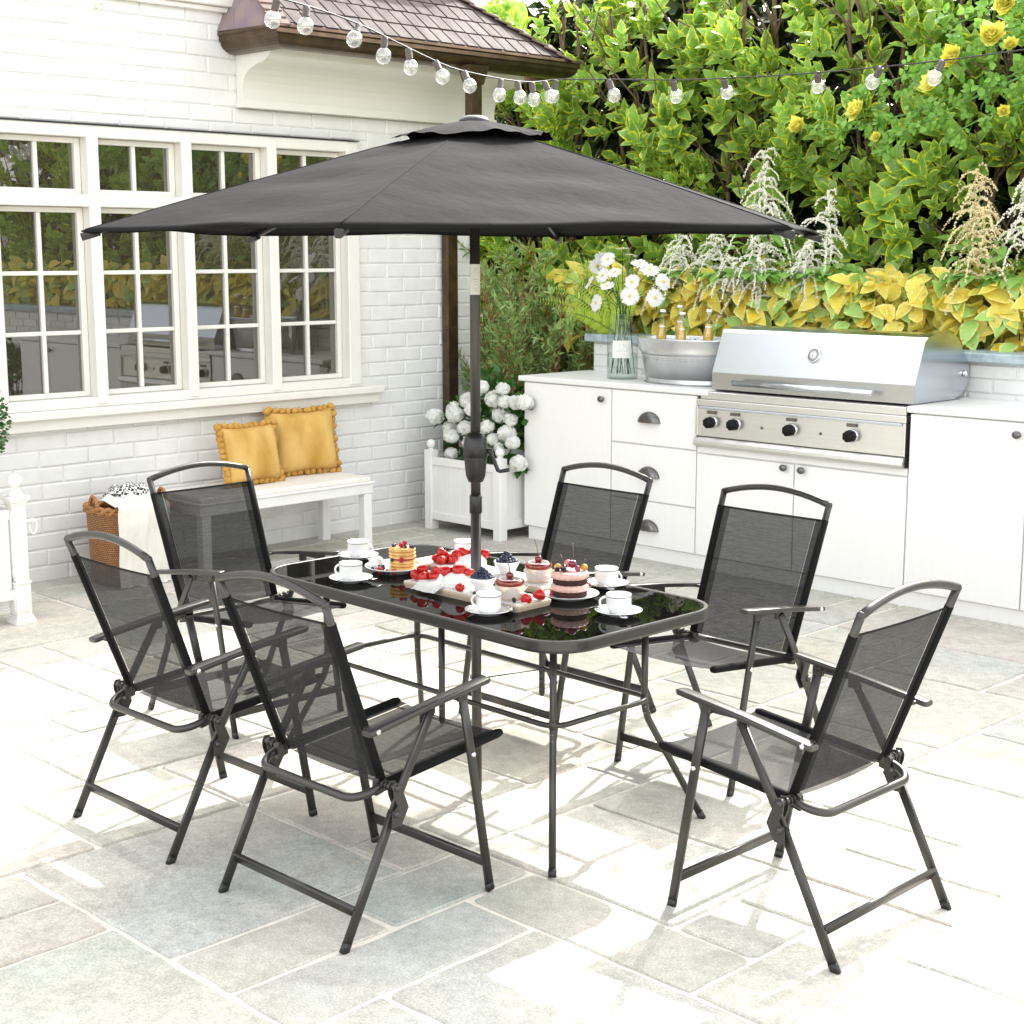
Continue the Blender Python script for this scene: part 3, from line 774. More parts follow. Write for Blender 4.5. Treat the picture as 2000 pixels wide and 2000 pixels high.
def hydrangea(loc, hs, label, seed=1):
    """hs: head centres relative to loc"""
    rg = np.random.default_rng(seed); o = empty('hydrangea', loc, 0, label, 'hydrangea')
    st = MB(); dirs = []; pts = []
    c0 = Vector((0, 0, .42))
    for h in hs:
        h = Vector(h); mid = c0.lerp(h, .5) + Vector((0, 0, .05)); st.tube([(c0.x + h.x * .2, c0.y + h.y * .2, .42), mid, h], .0035, 5)
    st.obj('stem', HLEAF, o)
    n = 330
    base = np.array([hs[i] for i in rg.integers(0, len(hs), n)])
    P = base * np.array([1, 1, 1]) + rg.normal(0, .055, (n, 3)) - np.array([.05, -.09, .03]); P[:, 2] = np.maximum(P[:, 2], .46)
    P[:, :2] *= rg.uniform(.6, 1.02, (n, 1))
    d = P - np.array([0, 0, .45]); d = norm(d) + rg.normal(0, .5, (n, 3)) - np.array([0, 0, .15])
    leaf_cluster(o, 'foliage', HLEAF, P, d, rg.uniform(.06, .10, n), T_HYD, np.array([0, 0, 1.]) + rg.normal(0, .3, (n, 3)))
    tv = []; tf = []; te = []
    for q in range(4):
        t = q * math.pi / 2; c, s = math.cos(t), math.sin(t); k = len(tv)
        for (a, b_, z) in ((0, 0, 0), (.55, -.42, .12), (1.0, 0, .05), (.55, .42, .12)):
            tv.append((a * c - b_ * s, a * s + b_ * c, z)); te.append((0, .5))
        tf.append((k, k + 1, k + 2, k + 3))
    T = (np.array(tv, float)[:, [0, 2, 1]] * [1, 1, 1], np.array(tf), np.array(te, float))
    for h in hs:
        nf = 165; g = np.arange(nf) + .5; ph = np.arccos(1 - 2 * g / nf); th = math.pi * (1 + 5 ** .5) * g
        D = np.stack([np.cos(th) * np.sin(ph), np.sin(th) * np.sin(ph), np.cos(ph)], 1)
        rr = .049 * rg.uniform(.78, 1.2)
        P = np.array(h) + D * rr * np.array([1.05, 1.05, .9]) * rg.uniform(.90, 1.03, (nf, 1))
        V, F, A_ = instance(*T, P, D + rg.normal(0, .32, D.shape), rg.normal(0, 1, D.shape), rg.uniform(.0115, .0155, nf))
        hd = np_mesh('flower_head', V, F, PETAL, o, A_, smooth=False)
        k_ = MB(); k_.ball(h, rr * .78, (1.05, 1.05, .9), 12, 8); k_.obj('flower_core', HCORE, hd)
rs = random.Random(8)
hydrangea((-6.98, 6.90, 0), [(x + 6.98 + .035, -.15 + rs.uniform(-.06, .06), z) for x, z in heads + [(-7.18, .68), (-7.05, .62), (-6.90, .63), (-7.18, .58), (-6.78, .76)]], 'white flowering hydrangea growing in the planter beside the cabinets')
# the second hydrangea stands past the cabinets' far end, seen only mirrored in the window
pl2 = planter((-1.85, 6.95, 0), 'white planter box past the far end of the cabinets, mirrored in the window', .5)
hydrangea((-1.85, 6.95, 0), [(rs.uniform(-.26, .26), rs.uniform(-.25, .2), .6 + rs.random() * .35) for _ in range(14)], 'white hydrangea mirrored in the lowest left window pane', 3)

# left planter (cut by the frame), turned posts with moulded foot and ring
lp = empty('garden_planter', (-7.0, 3.33, 0), 0, 'tall white panelled planter with ball finial and ring, cut by the left frame edge', 'planter')
def fancy_post(x, y, par):
    m = MB()
    sq = lambda r: [(r, z) for z in ()]
    def lay(z0, z1, a, b_=None): m.box((x, y, (z0 + z1) / 2), (a, a, z1 - z0), .003)
    prof = [(.108, 0, .022), (.098, .022, .032), (.088, .032, .045), (.078, .045, .20), (.086, .20, .212), (.070, .212, .59), (.078, .59, .602), (.088, .602, .615), (.104, .615, .632)]
    for (a, z0, z1) in prof: lay(z0, z1, a)
    for (dx, dy) in ((1, 0), (0, -1)):
        m.box((x + dx * .036, y + dy * .036, .40), (.008 if dx else .042, .008 if dy else .042, .33), .002)
        m.box((x + dx * .040, y + dy * .040, .12), (.006 if dx else .05, .006 if dy else .05, .11), .002)
    ob = m.obj('post', WHITE, par)
    k = MB(); k.lathe([(.036, .632), (.036, .640), (.026, .655), (.013, .667), (.013, .675)], (x, y, 0), 18); k.ball((x, y, .706), .036, n=20, m=12); k.obj('finial', WHITE, ob)
    return ob
L = Vector((-6.87 + 7.0, 3.475 - 3.33))
fancy_post(L.x, L.y, lp); fancy_post(L.x, -L.y, lp); fancy_post(-L.x, L.y, lp); fancy_post(-L.x, -L.y, lp)
for a in range(4):
    m = MB(); m.M = Matrix.Rotation(R(90 * a), 4, 'Z'); hw = .145
    m.box((0, hw - .02, .34), (.21, .02, .42), .002).box((0, hw - .012, .545), (.21, .03, .05), .003).box((0, hw - .012, .15), (.21, .03, .05), .003)
    for sx in (-1, 1): m.box((sx * .08, hw - .012, .35), (.03, .026, .35), .003)
    m.obj('side_panel', WHITE, lp)
m = MB(); m.box((0, 0, .54), (.24, .24, .02)); m.obj('soil', GRAV, lp)
m = MB(); m.tube([(L.x + .0, L.y + .035, .50), (L.x, L.y + .075, .50)], .011, 10).ball((L.x, L.y + .083, .50), .014)
m.tube([(L.x + .004 * math.sin(2 * t), L.y + .085 + .020 * math.sin(t), .470 + .036 * math.cos(t)) for t in np.linspace(0, 2 * math.pi, 25)[:-1]], .0055, 8, closed=True)
m.obj('ring_handle', WHITE, lp)
tp = empty('topiary', (-7.02, 3.26, 0), 0, 'clipped dark green box ball in the tall planter at the left frame edge', 'topiary')
BOXL = leaf_mat('box_leaf', (.012, .05, .008), (.05, .14, .02), rough=.4, transl=.2)
T_SM = leaf_t(.32, .3, .2, 3, (-1, 0, 1), .7)
n = 3600; d = norm(rng.normal(0, 1, (n, 3))); rr = .24 * rng.uniform(.72, 1.06, (n, 1))
leaf_cluster(tp, 'foliage', BOXL, d * rr + np.array([0, 0, .99]), d + rng.normal(0, .6, d.shape), rng.uniform(.016, .026, n), T_SM, rng.normal(0, 1, d.shape))
m = MB(); m.tube([(0, 0, .52), (.005, 0, .7), (0, 0, .98)], .014, 8); m.obj('trunk', BARK, tp)

# ------------------------------------------------------------------ garden wall, cabinets, grill
gw = empty('garden_wall', (-4.2, 7.56, 0), 0, 'low white brick garden wall with a blue grey stone coping behind the grill', 'garden wall')
V = []; F = []; rs = random.Random(5)
m = MB(); m.M = Matrix.Translation((4.2, -7.56, 0))
m.bx((-6.70, 7.452, 0), (2.0, 7.70, 1.222), .002); m.obj('wall_core', BMORT, gw)
mb = MB(); mb.M = Matrix.Translation((4.2, -7.56, 0))
r_ = 0; z = .02
while z < 1.2:
    u = -6.69 - (.14 if r_ % 2 else 0)
    while u < 2.0:
        a, b_ = max(u, -6.69), min(u + .27, 1.99)
        if b_ - a > .02 and z > .85: mb.box(((a + b_) / 2, 7.448 + rs.uniform(-.001, .002), z + .036), (b_ - a - .008, .012, .066), .004)
        u += .28
    z += .0745; r_ += 1
mb.obj('brick_face', BRICK, gw)
SLATE = pbr('blue_slate', (.27, .34, .38), .35, c2=(.44, .52, .55), scale=22, bs=.3, detail=8)
u = -6.74; k = 0; m = MB(); m.M = Matrix.Translation((4.2, -7.56, 0))
while u < 2.05:
    L = rs.uniform(.7, 1.0); m.bx((u, 7.40, 1.222), (min(u + L, 2.05) - .004, 7.76, 1.272), .006); u += L
m.obj('coping', SLATE, gw)

cab = empty('outdoor_kitchen', (-4.5, 7.1, 0), 0, 'long run of white outdoor kitchen cabinets with dark knobs and cup pulls', 'cabinets')
def CM(): m = MB(); m.M = Matrix.Translation((4.5, -7.1, 0)); return m
FV = 6.81; GL, GR = -5.315, -4.01
m = CM()
m.bx((-6.70, FV + .012, .09), (GL - .03, 7.43, 1.0), .003).bx((GR + .03, FV + .012, .09), (-2.25, 7.43, 1.0), .003).bx((GL - .03, FV + .012, .09), (GR + .03, 7.43, .70), .003)
m.obj('carcass', CABW, cab)
m = CM(); m.bx((-6.68, FV + .018, 0), (-2.27, 7.40, .088), .002); m.obj('plinth', CABW, cab)
m = CM(); m.bx((-6.74, FV - .018, 1.002), (GL + .06, 7.449, 1.034), .005); m.obj('worktop', WHITE, cab)
m = CM(); m.bx((GR + .004, FV - .018, 1.002), (-2.21, 7.449, 1.034), .005); m.obj('worktop', WHITE, cab)
m = CM(); m.bx((GL + .06, 7.35, 1.002), (GR + .004, 7.449, 1.034), .005); m.obj('worktop', WHITE, cab)
def front(u0, u1, z0, z1, name):
    m = CM(); m.bx((u0 + .0025, FV - .006, z0 + .0025), (u1 - .0025, FV + .011, z1 - .0025), .003); return m.obj(name, CABW, cab)
def knob(par, u, z, r=.0235):
    m = CM(); M_ = Matrix.Rotation(R(90), 4, 'X')
    m.lathe([(.008, 0), (.0075, .012), (.011, .016), (r, .022), (r, .027), (r * .7, .034), (.001, .037)], (u, FV - .006, z), 18, M_, sx=1, sy=.8); m.obj('knob', PEWTER, par)
def cup(par, u, z):
    m = CM(); V = []; n1, n2 = 20, 8
    for i in range(n1 + 1):
        t = math.pi * i / n1
        for j in range(n2 + 1):
            q = (math.pi / 2) * j / n2
            V.append((u + .082 * math.cos(t) * math.cos(q) ** .6 , FV - .007 - .034 * math.sin(q), z - .025 + .064 * math.sin(t) * math.cos(q) ** .5))
    m.add(V, [(i * (n2 + 1) + j, (i + 1) * (n2 + 1) + j, (i + 1) * (n2 + 1) + j + 1, i * (n2 + 1) + j + 1) for i in range(n1) for j in range(n2)], True)
    m.obj('cup_pull', PEWTER, par)
d = front(-6.698, -5.975, .092, .998, 'door'); knob(d, -6.04, .933)
for (z0, z1, zp) in ((.688, .998, .845), (.36, .685, .525), (.092, .357, .213)):
    d = front(-5.972, GL - .02, z0, z1, 'drawer'); cup(d, -5.68, zp)
d = front(GL - .017, -4.675, .092, .675, 'door'); knob(d, -4.728, .652 - .0)
d = front(-4.672, GR + .017, .092, .675, 'door'); knob(d, -4.615, .649)
for (z0, z1) in ((.678, .72),): front(GL - .017, GR + .017, z0, z1, 'rail')
d = front(GR + .02, -3.36, .092, .998, 'door'); knob(d, -3.409, .939)
d = front(-3.357, -2.78, .092, .998, 'door'); knob(d, -2.83, .93)
d = front(-2.777, -2.255, .092, .998, 'door'); knob(d, -2.72, .93)

gr = empty('gas_grill', (-4.66, 7.1, 0), 0, 'built-in stainless steel gas grill with closed hood and four black knobs', 'grill')
def GM(): m = MB(); m.M = Matrix.Translation((4.66, -7.1, 0)); return m
hp = [(6.872, 1.036), (6.872, 1.132), (6.958, 1.350), (6.985, 1.366), (7.05, 1.379), (7.132, 1.384), (7.21, 1.378), (7.266, 1.364), (7.31, 1.33), (7.35, 1.275), (7.39, 1.235), (7.415, 1.20), (7.42, 1.15), (7.398, 1.10), (7.35, 1.06), (7.28, 1.036)]
HL, HR = -5.285, -4.012
m = GM(); m.prism(hp, HL, HR, 'x'); hood = m.obj('hood', STEEL2, gr)
LOW = pbr('hood_steel', (.50, .495, .475), .3, metal=1, c2=(.47, .465, .445), scale=40, stretch=(.15, 6, 6))
m = GM(); m.bx((HL + .001, 6.868, 1.038), (HR - .001, 6.8715, 1.131), .001); m.obj('hood_band', LOW, hood)
m = GM(); m.tube([(-5.10, 6.812, 1.083), (-4.215, 6.812, 1.083)], .0155, 14)
for u in (-5.0, -4.36): m.tube([(u, 6.87, 1.083), (u, 6.815, 1.083)], .008, 10)
m.obj('handle', STEEL2, hood)
nrm = Matrix.Rotation(math.atan2(.218, .086) - R(90) + R(90), 4, 'X')
gp_ = Vector((-4.645, 6.918, 1.249)); gd = Vector((0, -.93, .367)).normalized(); q = gd.to_track_quat('Z', 'Y').to_matrix().to_4x4()
m = GM(); m.lathe([(.036, -.004), (.041, 0), (.041, .012), (.036, .016), (.034, .012), (.001, .012)], gp_, 28, q); gauge = m.obj('thermometer', BOLT, hood)
m = GM(); m.lathe([(.0330, .0125), (.001, .0135)], gp_, 24, q); face = m.obj('dial', pbr('dial_face', (.78, .78, .77), .3), gauge)
m = GM(); qm = Matrix.Translation(gp_) @ q
m.add([qm @ Vector(p) for p in ((-.0015, -.008, .0155), (.0015, -.008, .0155), (.0008, .018, .0155), (-.0008, .018, .0155))], [(0, 1, 2, 3)])
for k in range(11):
    a = R(-135 + 27 * k) + math.pi / 2; r0, r1 = .024, .029
    t = Vector((-math.sin(a), math.cos(a), 0)) * .0007; e = Vector((math.cos(a), math.sin(a), 0))
    m.add([qm @ (e * r0 + t + Vector((0, 0, .0148))), qm @ (e * r0 - t + Vector((0, 0, .0148))), qm @ (e * r1 - t + Vector((0, 0, .0148))), qm @ (e * r1 + t + Vector((0, 0, .0148)))], [(0, 1, 2, 3)])
m.obj('needle', BLACKP, gauge)
m = GM(); m.lathe([(.001, .022), (.016, .020), (.017, .004), (.013, 0)], (HR, 7.36, 1.165), 16, Matrix.Rotation(R(90), 4, 'Y')); m.obj('pivot_cap', BOLT, hood)
m = GM(); m.bx((-5.31, 6.80, .983), (-4.012, 7.30, 1.026), .003); m.obj('shelf', STEEL, gr)
m = GM(); m.bx((-5.33, 6.79, .945), (-4.005, 6.88, .982), .003)
m.bx((-5.325, 6.80, .775), (-4.008, 6.88, .944), .003)
for a, b_ in ((-5.332, -5.316), (-4.022, -4.004)): m.bx((a, 6.787, .778), (b_, 6.80, .944), .002)
pn = m.obj('control_panel', STEEL, gr)
m = GM(); m.bx((-5.31, 6.786, .930), (-4.028, 6.797, .944), .002); m.obj('light_strip', STEEL2, pn)
pr_ = [(6.80, .772), (6.78, .768), (6.768, .752), (6.766, .736), (6.772, .722), (6.80, .716), (6.88, .716), (6.88, .772)]
m = GM(); m.prism(pr_, -5.33, -4.004, 'x'); m.obj('drip_tray', STEEL, gr)
KN = pbr('knob_black', (.004, .004, .0045), .5, spec=.2)
for u in (-5.225, -5.065, -4.695, -4.32):
    m = GM(); Mx = Matrix.Rotation(R(90), 4, 'X')
    m.lathe([(.036, 0), (.0375, .003), (.034, .007), (.030, .007)], (u, 6.80, .857), 30, Mx); bz = m.obj('bezel', BOLT, pn)
    m = GM(); m.lathe([(.031, .004), (.030, .022), (.029, .046), (.026, .050), (.001, .050)], (u, 6.80, .857), 40, Mx, ripple=.06, rn=7); m.obj('knob', KN, bz)
    m = GM(); m.bx((u - .03, 6.789, .9045), (u + .03, 6.799, .921), .001); m.obj('indicator', pbr('indicator_plate', (.12, .105, .09), .4), pn)
for u in (-4.885, -4.51):
    m = GM(); m.lathe([(.008, 0), (.008, .004), (.001, .005)], (u, 6.80, .853), 14, Matrix.Rotation(R(90), 4, 'X')); m.obj('igniter', PEWTER, pn)

# ------------------------------------------------------------------ ice bucket and bottles
WT = 1.034
bu = empty('ice_tub', (-5.635, 7.10, WT), 0, 'oval galvanised tub full of ice and bottles on the white worktop', 'tub')
m = MB(); m.lathe([(.30, .0), (.302, .006), (.296, .012), (.315, .14), (.322, .145), (.318, .150), (.324, .160), (.330, .165), (.327, .172), (.352, .252), (.360, .256), (.360, .262), (.352, .264), (.345, .256), (.30, .03), (.001, .03)],
        (0, 0, 0), 56, Matrix.Diagonal((.98, .60, 1, 1))); m.obj('body', GALV, bu)
GALV2 = pbr('galvanised_seam', (.34, .35, .36), .35, metal=.8)
for z_, r_b in ((.006, .304), (.142, .3195), (.152, .3215), (.168, .329)):
    m = MB(); m.tube([(.98 * r_b * math.cos(t), .60 * r_b * math.sin(t), z_) for t in np.linspace(0, 2 * math.pi, 49)[:-1]], .0022, 6, closed=True); m.obj('seam', GALV2, bu)
for s in (-1, 1):
    m = MB(); m.tube([(s * (.322 + .006), .034 * math.cos(t) - .03, .205 + .030 * math.sin(t)) for t in np.linspace(0, 2 * math.pi, 20)[:-1]], .0035, 7, closed=True)
    m.box((s * .318, -.03, .235), (.02, .02, .025), .003); m.obj('handle', GALV, bu)
ICE = glassy('ice', (.93, .95, .97), .1, 2.5, base=(.80, .83, .86), base_fac=.6)
rs = random.Random(2); m = MB()
for k in range(260):
    a, r = rs.uniform(0, 6.28), math.sqrt(rs.random())
    s_ = rs.uniform(.014, .024)
    Mr = Matrix.Rotation(rs.uniform(0, 6), 4, 'X') @ Matrix.Rotation(rs.uniform(0, 6), 4, 'Y')
    m.box((-5.64 + .30 * r * math.cos(a), 7.09 + .175 * r * math.sin(a), WT + .235 + rs.uniform(0, .03) * (1.2 - r)), (s_, s_, s_ * .8), .003, 0, Mr)
o = m.obj('ice_cubes', ICE); o['kind'] = 'stuff'; tag(o, 'crushed ice heaped in the galvanised tub', 'ice')
BEER = glassy('amber_drink', (.97, .78, .30), .02, 1.2, base=(.88, .58, .12), base_fac=.5)
bottles = [(-5.765, 7.0, 1.463, 'leftmost bottle with white cap standing in the ice tub'), (-5.735, 7.14, 1.485, 'bottle behind the others in the middle of the ice tub'),
           (-5.585, 6.96, 1.454, 'middle front bottle with white cap in the ice tub'), (-5.42, 7.0, 1.472, 'rightmost bottle with white cap near the tub handle')]
for (x, y, h, lb) in bottles:
    o = empty('drink_bottle', (x, y, h - .184), 0, lb, 'bottle', 'bottles in the ice tub')
    o.rotation_euler = (R(rs.uniform(-3, 3)), R(rs.uniform(-4, 4)), 0)
    m = MB(); m.lathe([(.030, -.06), (.0305, .03), (.028, .05), (.0205, .085), (.0155, .12), (.0145, .165), (.0155, .168), (.0155, .175)], (0, 0, 0), 22); m.obj('glass', CGLASS, o)
    m = MB(); m.lathe([(.0285, -.055), (.029, .03), (.0265, .048), (.0195, .082), (.0165, .100), (.001, .100)], (0, 0, 0), 22); m.obj('drink', BEER, o)
    m = MB(); m.lathe([(.0215, .0995), (.0185, .108)], (0, 0, -.018), 22); m.obj('label', CHINA, o)
    m = MB(); m.lathe([(.0165, .168), (.0172, .172), (.0160, .183), (.001, .184)], (0, 0, 0), 24, ripple=.02, rn=16); m.obj('cap', CHINA, o)

# ------------------------------------------------------------------ vase with daisies
vz = empty('vase', (-6.13, 7.08, WT), 0, 'wide clear glass bottle vase with a square white label on the worktop', 'vase'); vz.scale = (.77, .77, .86)
m = MB(); m.lathe([(.001, .006), (.112, .006), (.118, .0), (.122, .012), (.122, .30), (.118, .325), (.095, .375), (.078, .40), (.074, .43), (.080, .44), (.084, .445), (.084, .452), (.076, .455)], (0, 0, 0), 40)
m.obj('glass', CGLASS, vz)
m = MB(); m.lathe([(.001, .012), (.114, .012), (.114, .18), (.001, .18)], (0, 0, 0), 32); m.obj('water', glassy('water', (.9, .94, .93), .0, .5), vz)
# printed paper label, facing the camera side
m = MB(); V = []; c0 = math.atan2(-1, .75)
for i in range(9):
    t = c0 - .62 + 1.24 * i / 8
    for z in (.150, .272): V.append((.1235 * math.cos(t), .1235 * math.sin(t), z))
m.add(V, [(2 * i, 2 * i + 2, 2 * i + 3, 2 * i + 1) for i in range(8)], True); lab = m.obj('paper_label', pbr('paper', (.80, .80, .76), .6), vz)
m = MB()
def lp_(a, z): t = c0 + a; return (.1243 * math.cos(t), .1243 * math.sin(t), z)
def stroke(pts, w_=.0016):
    for (a0, z0), (a1, z1) in zip(pts[:-1], pts[1:]):
        dx, dz = (a1 - a0) * .124, z1 - z0; L = math.hypot(dx, dz) or 1; nx, nz = -dz / L * w_ / 2, dx / L * w_ / 2
        m.add([lp_(a0 + nx / .124, z0 + nz), lp_(a0 - nx / .124, z0 - nz), lp_(a1 - nx / .124, z1 - nz), lp_(a1 + nx / .124, z1 + nz)], [(0, 1, 2, 3)])
for s in (-1, 1):
    stroke([(s * (.04 + .10 * math.sin(t) ), .228 + .020 * math.cos(t) * 1.0) for t in np.linspace(.2, 2.2, 9)])
    for t in (.5, .9, 1.3, 1.7): stroke([(s * (.04 + .10 * math.sin(t)), .228 + .020 * math.cos(t)), (s * (.09 + .13 * math.sin(t)), .233 + .024 * math.cos(t))])
stroke([(a, .200 + .004 * math.sin(a * 60)) for a in np.linspace(-.38, .38, 40)], .0018)
stroke([(a, .176 + .002 * math.sin(a * 90)) for a in np.linspace(-.2, .2, 30)], .0013)
m.obj('print', pbr('pale_ink', (.42, .44, .38), .7), lab)
STEM = pbr('flower_stem', (.008, .09, .015), .5)
WPET = pbr('daisy_petal', (.84, .84, .83), .6, c2=(.80, .80, .80), scale=30, transl=.25)
YEL = pbr('daisy_centre', (.80, .55, .05), .8, c2=(.6, .4, .02), scale=120)
fl = [(-6.404, 7.15, 1.709, .052, (-.5, .5, .4)), (-6.37, 7.16, 1.754, .050, (-.2, .6, .6)), (-6.257, 7.08, 1.748, .048, (.1, -.8, .5)), (-6.264, 7.04, 1.652, .050, (-.1, -.9, .4)),
      (-6.175, 7.05, 1.672, .042, (.2, -.6, .8)), (-6.333, 7.0, 1.61, .044, (-.5, -.7, .5)), (-6.17, 6.98, 1.593, .040, (.2, -.5, .9)), (-6.258, 6.98, 1.489, .050, (-.2, -.9, .2)),
      (-6.011, 7.02, 1.617, .045, (.3, -.9, .3)), (-5.993, 6.98, 1.536, .056, (.3, -.95, .1)), (-5.841, 7.03, 1.527, .052, (.85, -.4, .1)), (-5.946, 7.10, 1.69, .056, (.5, -.4, .8)),
      (-6.013, 7.09, 1.727, .052, (.3, -.3, .9)), (-5.823, 7.08, 1.62, .050, (.9, -.2, .3)), (-6.19, 7.14, 1.815, .046, (0, 0, 1)), (-6.105, 7.12, 1.775, .046, (.1, .1, 1))]
where = ['seen from behind, far left of the bunch', 'half hidden at the upper left, seen from behind', 'facing forward near the top left', 'large, left of the middle', 'small, just right of the middle one',
         'lower left, above the lone low one', 'tilted upward in the centre of the bunch', 'lowest, left over the vase neck', 'facing forward on the right of the stems', 'largest and fully open, lower right',
         'drooping sideways, lowest on the right', 'broad, tilted up at the upper right', 'tilted up just above the broad right one', 'turned edge on at the far right', 'topmost, seen edge on', 'just right of the topmost, edge on']
for k, (x, y, z, r, d_) in enumerate(fl):
    D = Vector(d_).normalized(); base = Vector((x, y, z)); 
    o = empty('daisy', base, 0, 'white daisy in the glass vase, ' + where[k], 'daisy', 'white daisies in the vase')
    o.rotation_mode = 'QUATERNION'; o.rotation_quaternion = D.to_track_quat('Z', 'Y'); inv = o.rotation_quaternion.inverted()
    foot = Vector((-6.13 + rs.uniform(-.07, .07), 7.08 + rs.uniform(-.06, .06), WT + .03)); neck = Vector((-6.13 + (x + 6.13) * .18 + rs.uniform(-.02, .02), 7.08 + (y - 7.08) * .2, WT + .44))
    pts = [foot, foot.lerp(neck, .6), neck, neck.lerp(base, .45) + Vector((0, 0, .03)), base - D * .03, base - D * .004]
    m = MB(); m.tube([inv @ (p - base) for p in pts], .0022, 6); m.obj('stem', STEM, o)
    m = MB()
    for q in range(24):
        t = 2 * math.pi * q / 24 + rs.uniform(-.06, .06); rr = r * rs.uniform(.9, 1.06); wd = .0062; lift = rs.uniform(-.004, .007) + (.002 if q % 2 else 0)
        rr *= 1.12; wd *= 1.25; c, s = math.cos(t), math.sin(t)
        P = [(.004, -.002), (.45 * rr, -wd), (.85 * rr, -wd * .9), (rr, 0), (.85 * rr, wd * .9), (.45 * rr, wd), (.004, .002)]
        m.add([(a * c - b_ * s, a * s + b_ * c, lift * (a / rr) - .10 * a * a / rr + .002) for a, b_ in P], [(0, 1, 5, 6), (1, 2, 4, 5), (2, 3, 4)], True)
    m.obj('petals', WPET, o)
    m = MB(); m.lathe([(.0115, .0), (.0105, .004), (.006, .0068), (.001, .0072)], (0, 0, 0), 12); m.obj('centre', YEL, o)
# ------------------------------------------------------------------ planting behind the wall
VAR = leaf_mat('variegated_leaf', (.030, .13, .010), (.42, .68, .16), edge=(.96, .95, .05), e0=.58, e1=.94, rough=.24, transl=.28, spec=.5)
VAR_SHADE = leaf_mat('painted_shade_leaf', (.003, .012, .002), (.018, .045, .006), edge=(.16, .17, .015), e0=.7, e1=.95, rough=.4, transl=.12)  # darkened copy of the variegated leaf, shade inside the hedge put into its colour
T_VAR = leaf_t(.29, .30, .20, 6, (-1, -.72, 0, .72, 1), .85, .015)
T_LOW = leaf_t(.30, .35, .2, 2, (-1, 0, 1), .85)
BEDZ = .9
def rosettes(rg, C, axis, per, size, tilt=(.5, 1.25)):
    """leaves in whorls: C (n,3), axis (n,3)"""
    n = len(C); ax = norm(axis)
    h = np.where(np.abs(ax[:, 2:3]) < .9, [[0, 0, 1.]], [[1., 0, 0]]); e1 = norm(np.cross(ax, h)); e2 = np.cross(ax, e1)
    P = []; D = []; U = []; S = []; Rn = []
    ph = rg.uniform(0, 6.28, n); sz = rg.uniform(*size, n); rn = rg.random(n)
    for k in range(per):
        t = ph + k * 2.4; ti = tilt[0] + (tilt[1] - tilt[0]) * ((k + rg.uniform(-.5, .5, n)) / per)
        rad = e1 * np.cos(t)[:, None] + e2 * np.sin(t)[:, None]
        d = ax * np.cos(ti)[:, None] + rad * np.sin(ti)[:, None]
        P.append(C - ax * (.012 * k * sz / .1)[:, None]); D.append(d + rg.normal(0, .1, d.shape)); U.append(ax * np.sin(ti)[:, None] - rad * np.cos(ti)[:, None] + rg.normal(0, .15, d.shape))
        S.append(sz * rg.uniform(.75, 1.15, n) * (1.0 if k < per - 2 else .85)); Rn.append(np.clip(rn * .6 + rg.random(n) * .4, 0, 1))
    return [np.concatenate(a) for a in (P, D, U, S, Rn)]
def variegated_shrub(u, v, wid, ztop, label, seed, zbot=1.0, nf=230, nb=260, lit=1.0):
    rg = np.random.default_rng(seed)
    o = empty('variegated_shrub', (u, v, 0), 0, label, 'shrub', 'variegated shrubs of the hedge')
    # outer rosettes: on a lumpy front surface, thinner at the edges
    du = rg.uniform(-1, 1, nf) * wid * .62; z = zbot + (ztop - zbot) * rg.random(nf) ** .9
    lump = .22 * np.sin(du * 5 + seed) * np.cos(z * 4.1 + seed * 2) + .12 * np.sin(du * 11 + z * 9)
    dv = -.46 + lump * .9 + np.abs(rg.normal(0, .17, nf)) + .12 * (z > ztop - .35)
    C = np.stack([du, dv, z], 1)
    ax = np.stack([rg.normal(0, .35, nf), -.62 + rg.normal(0, .25, nf), .62 + rg.normal(0, .3, nf)], 1)
    P, D, U, S, Rn = rosettes(rg, C, ax, 9, (.07, .17), (.25, 1.2))
    V, F, A_ = instance(*T_VAR, P, D, U, S, Rn); np_mesh('foliage', V, F, VAR, o, A_)
    # inner leaves, their near-black colour paints in the shade of the hedge's gaps
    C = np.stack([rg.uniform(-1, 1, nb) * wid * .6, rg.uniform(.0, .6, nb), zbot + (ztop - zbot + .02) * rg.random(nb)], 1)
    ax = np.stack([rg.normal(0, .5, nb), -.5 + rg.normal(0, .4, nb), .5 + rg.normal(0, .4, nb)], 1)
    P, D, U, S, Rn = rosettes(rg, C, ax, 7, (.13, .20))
    V, F, A_ = instance(*T_LOW, P, D, U, S, Rn); np_mesh('shade_dark_foliage', V, F, VAR_SHADE, o, A_)
    rs = random.Random(seed)
    for s in range(5):
        m = MB(); x0 = rs.uniform(-.3, .3) * wid; x1 = x0 + rs.uniform(-.35, .35) * wid; y0 = rs.uniform(-.12, .1)
        pts = []; n = 9
        for i in range(n):
            t = i / (n - 1); pts.append(Vector((x0 + (x1 - x0) * t + .05 * math.sin(t * 7 + s), y0 - .22 * t + .04 * math.cos(t * 6 + s), .0 + (ztop - .1) * t)))
        m.tube(pts, [.024 * (1 - .75 * i / (n - 1)) + .003 for i in range(n)], 7)
        for q in range(6):
            i = rs.randint(4, n - 2); a = pts[i]; bdir = Vector((rs.uniform(-.5, .5), rs.uniform(-.45, .0), rs.uniform(.3, .7)))
            m.tube([a, a + bdir * .3 + Vector((.03, 0, 0)), a + bdir * .75], [.010, .007, .004], 5)
        m.obj('trunk', BARK, o)
    return o
